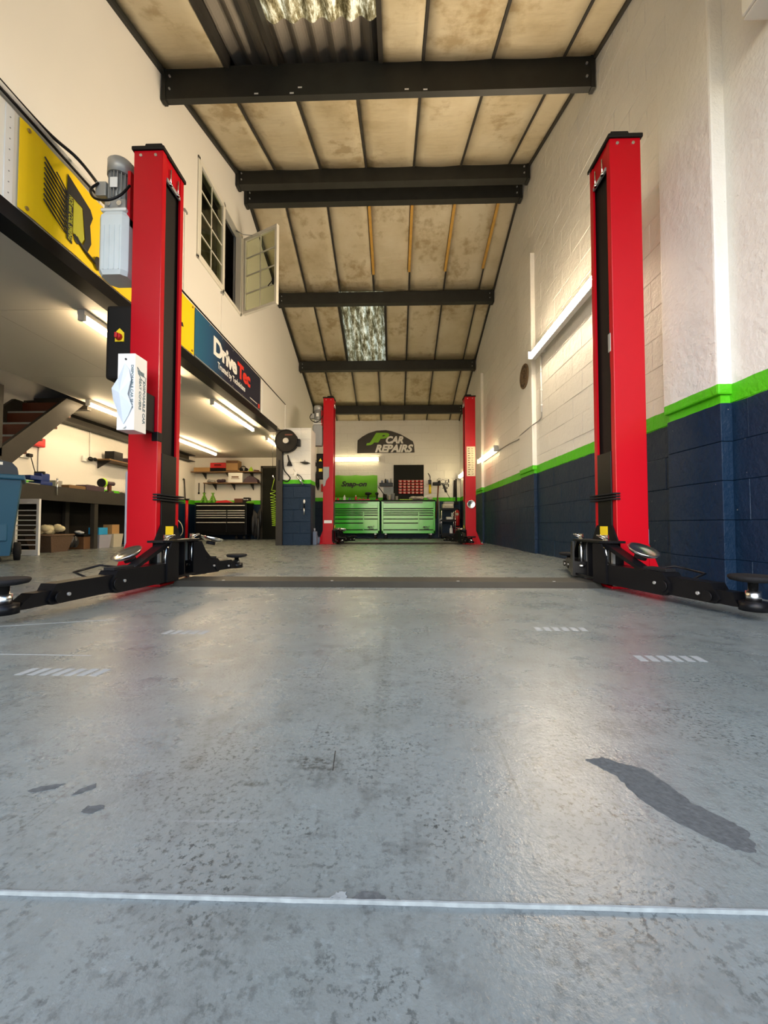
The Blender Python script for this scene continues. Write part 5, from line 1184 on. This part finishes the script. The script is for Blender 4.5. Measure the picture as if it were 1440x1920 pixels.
# things on the black chest
def stand(x, label):
    t = T('axle_stand', label, 'axle stand', (x, 10.28, .962)); b = MB()
    for k in range(4):
        a = PI/4+k*PI/2; b.hull([(.10*math.cos(a)-.012, .10*math.sin(a)-.012, 0), (.10*math.cos(a)+.012, .10*math.sin(a)-.012, 0), (.10*math.cos(a)+.012, .10*math.sin(a)+.012, 0), (.10*math.cos(a)-.012, .10*math.sin(a)+.012, 0)],
            [(.02*math.cos(a)-.012, .02*math.sin(a)-.012, .19), (.02*math.cos(a)+.012, .02*math.sin(a)-.012, .19), (.02*math.cos(a)+.012, .02*math.sin(a)+.012, .19), (.02*math.cos(a)-.012, .02*math.sin(a)+.012, .19)])
    b.box(-.055, .055, -.055, .055, .08, .10); add('stand_frame', b, M['greenstand'], t); add('ratchet_post', MB().box(-.018, .018, -.018, .018, .15, .25, .003).box(-.04, .04, -.025, .025, .25, .27, .006), M['greenstand'], t)
stand(-5.03, 'green axle stand, the left of the pair on the black chest'); stand(-4.80, 'green axle stand, the right of the pair on the black chest')
one('trolley_jack', MB().hull([(-.25, -.09, 0), (.22, -.09, 0), (.22, .09, 0), (-.25, .09, 0)], [(-.2, -.08, .05), (.05, -.08, .07), (.05, .08, .07), (-.2, .08, .05)]), M['redplain'], 'low red jack lying on the black chest', 'jack', (-4.44, 10.25, .962))
one('socket_case', MB().box(-.11, .11, -.08, .08, 0, .11, .006), M['darkwood'], 'dark red case between the jack and the charger rack', 'case', (-4.075, 10.25, .962))
chg = T('charger_rack', 'dark charger rack with three round lights on the black chest', 'charger', (-3.86+.035, 10.25, .962))
chg.location.x = -3.855
add('rack_body', MB().box(-.09, .06, -.08, .08, 0, .14, .008), M['black'], chg)
for k in range(3): add('indicator', MB().cyl((-.065+k*.045, -.084, .085), (-.065+k*.045, -.078, .085), .014, n=10), M['inkwhite'], chg)
heap(-3.60, 10.2, 0, .12, .14, .9, 'bag', 'coat_pile', 'black jackets piled on a stool right of the black chest', 'jackets', 12, 31)
one('green_cloth', MB().ball((0, 0, .03), .08, (1.4, .8, .4)), M['greenstand'], 'green cloth between the charger rack and the jackets', 'cloth', (-3.70, 10.0, .93))
# red stand beside the black chest (workshop press)
rp = T('red_pole_stand', 'slim red transmission stand left of the black chest', 'stand', (-5.13, 9.6, 0))
add('stand_post', MB().cyl((0, 0, .02), (0, 0, .99), .035, n=14), M['red'], rp); add('stand_foot', MB().box(-.14, .14, -.02, .02, 0, .04, .004).box(-.02, .02, -.14, .14, 0, .04, .004), M['red'], rp); add('saddle', MB().lathe_ax((0, 0, .99), (0, 0, 1.03), [(0, .03), (1, .075)], 16), M['blackmat'], rp)
one('spring_wire', MB().tube(bez([(0, 0, .02), (.16, 0, .20), (.12, 0, .42), (-.08, 0, .58), (-.26, 0, .62)], 8), .010), M['beige'], 'pale flexible hose arching left of the red stand', 'hose', (-5.28, 9.4, 0))
# tools hanging on the left corner wall
for i, (y, z, h_, mm, lb) in enumerate(((8.9, 1.28, .06, 'black', 'short curved black tool hung nearest on the corner wall'), (9.5, 1.10, .45, 'beige', 'pale looped cord hung on the corner wall'), (10.0, 1.05, .50, 'steel', 'long dark rod hung on the corner wall'))):
    t = T('hung_tool', lb, 'tool', (-5.44, y, z)); add('hook', MB().tube([(0, 0, h_), (.04, 0, h_), (.04, 0, h_+.02)], .006), M['grey'], t)
    add('tool_body', MB().tube(bez([(.02, -.06, h_), (.02, 0, h_-.02 if i != 1 else h_*.5), (.02, .06, h_ if i == 0 else .0)], 6), .014), M[mm], t)
for i, xx in enumerate((-5.33, -5.18)):
    t = T('hung_tool', ('dark spanner hung on the back wall over the green stands', 'grey pliers hung on the back wall over the green stands')[i], 'tool', (xx, 10.592, 1.25)); add('tool_body', MB().box(-.012, .012, -.015, 0, 0, .28, .004).ball((0, -.01, .0), .03, (1, .4, 1)), M[('black', 'steel')[i]], t)
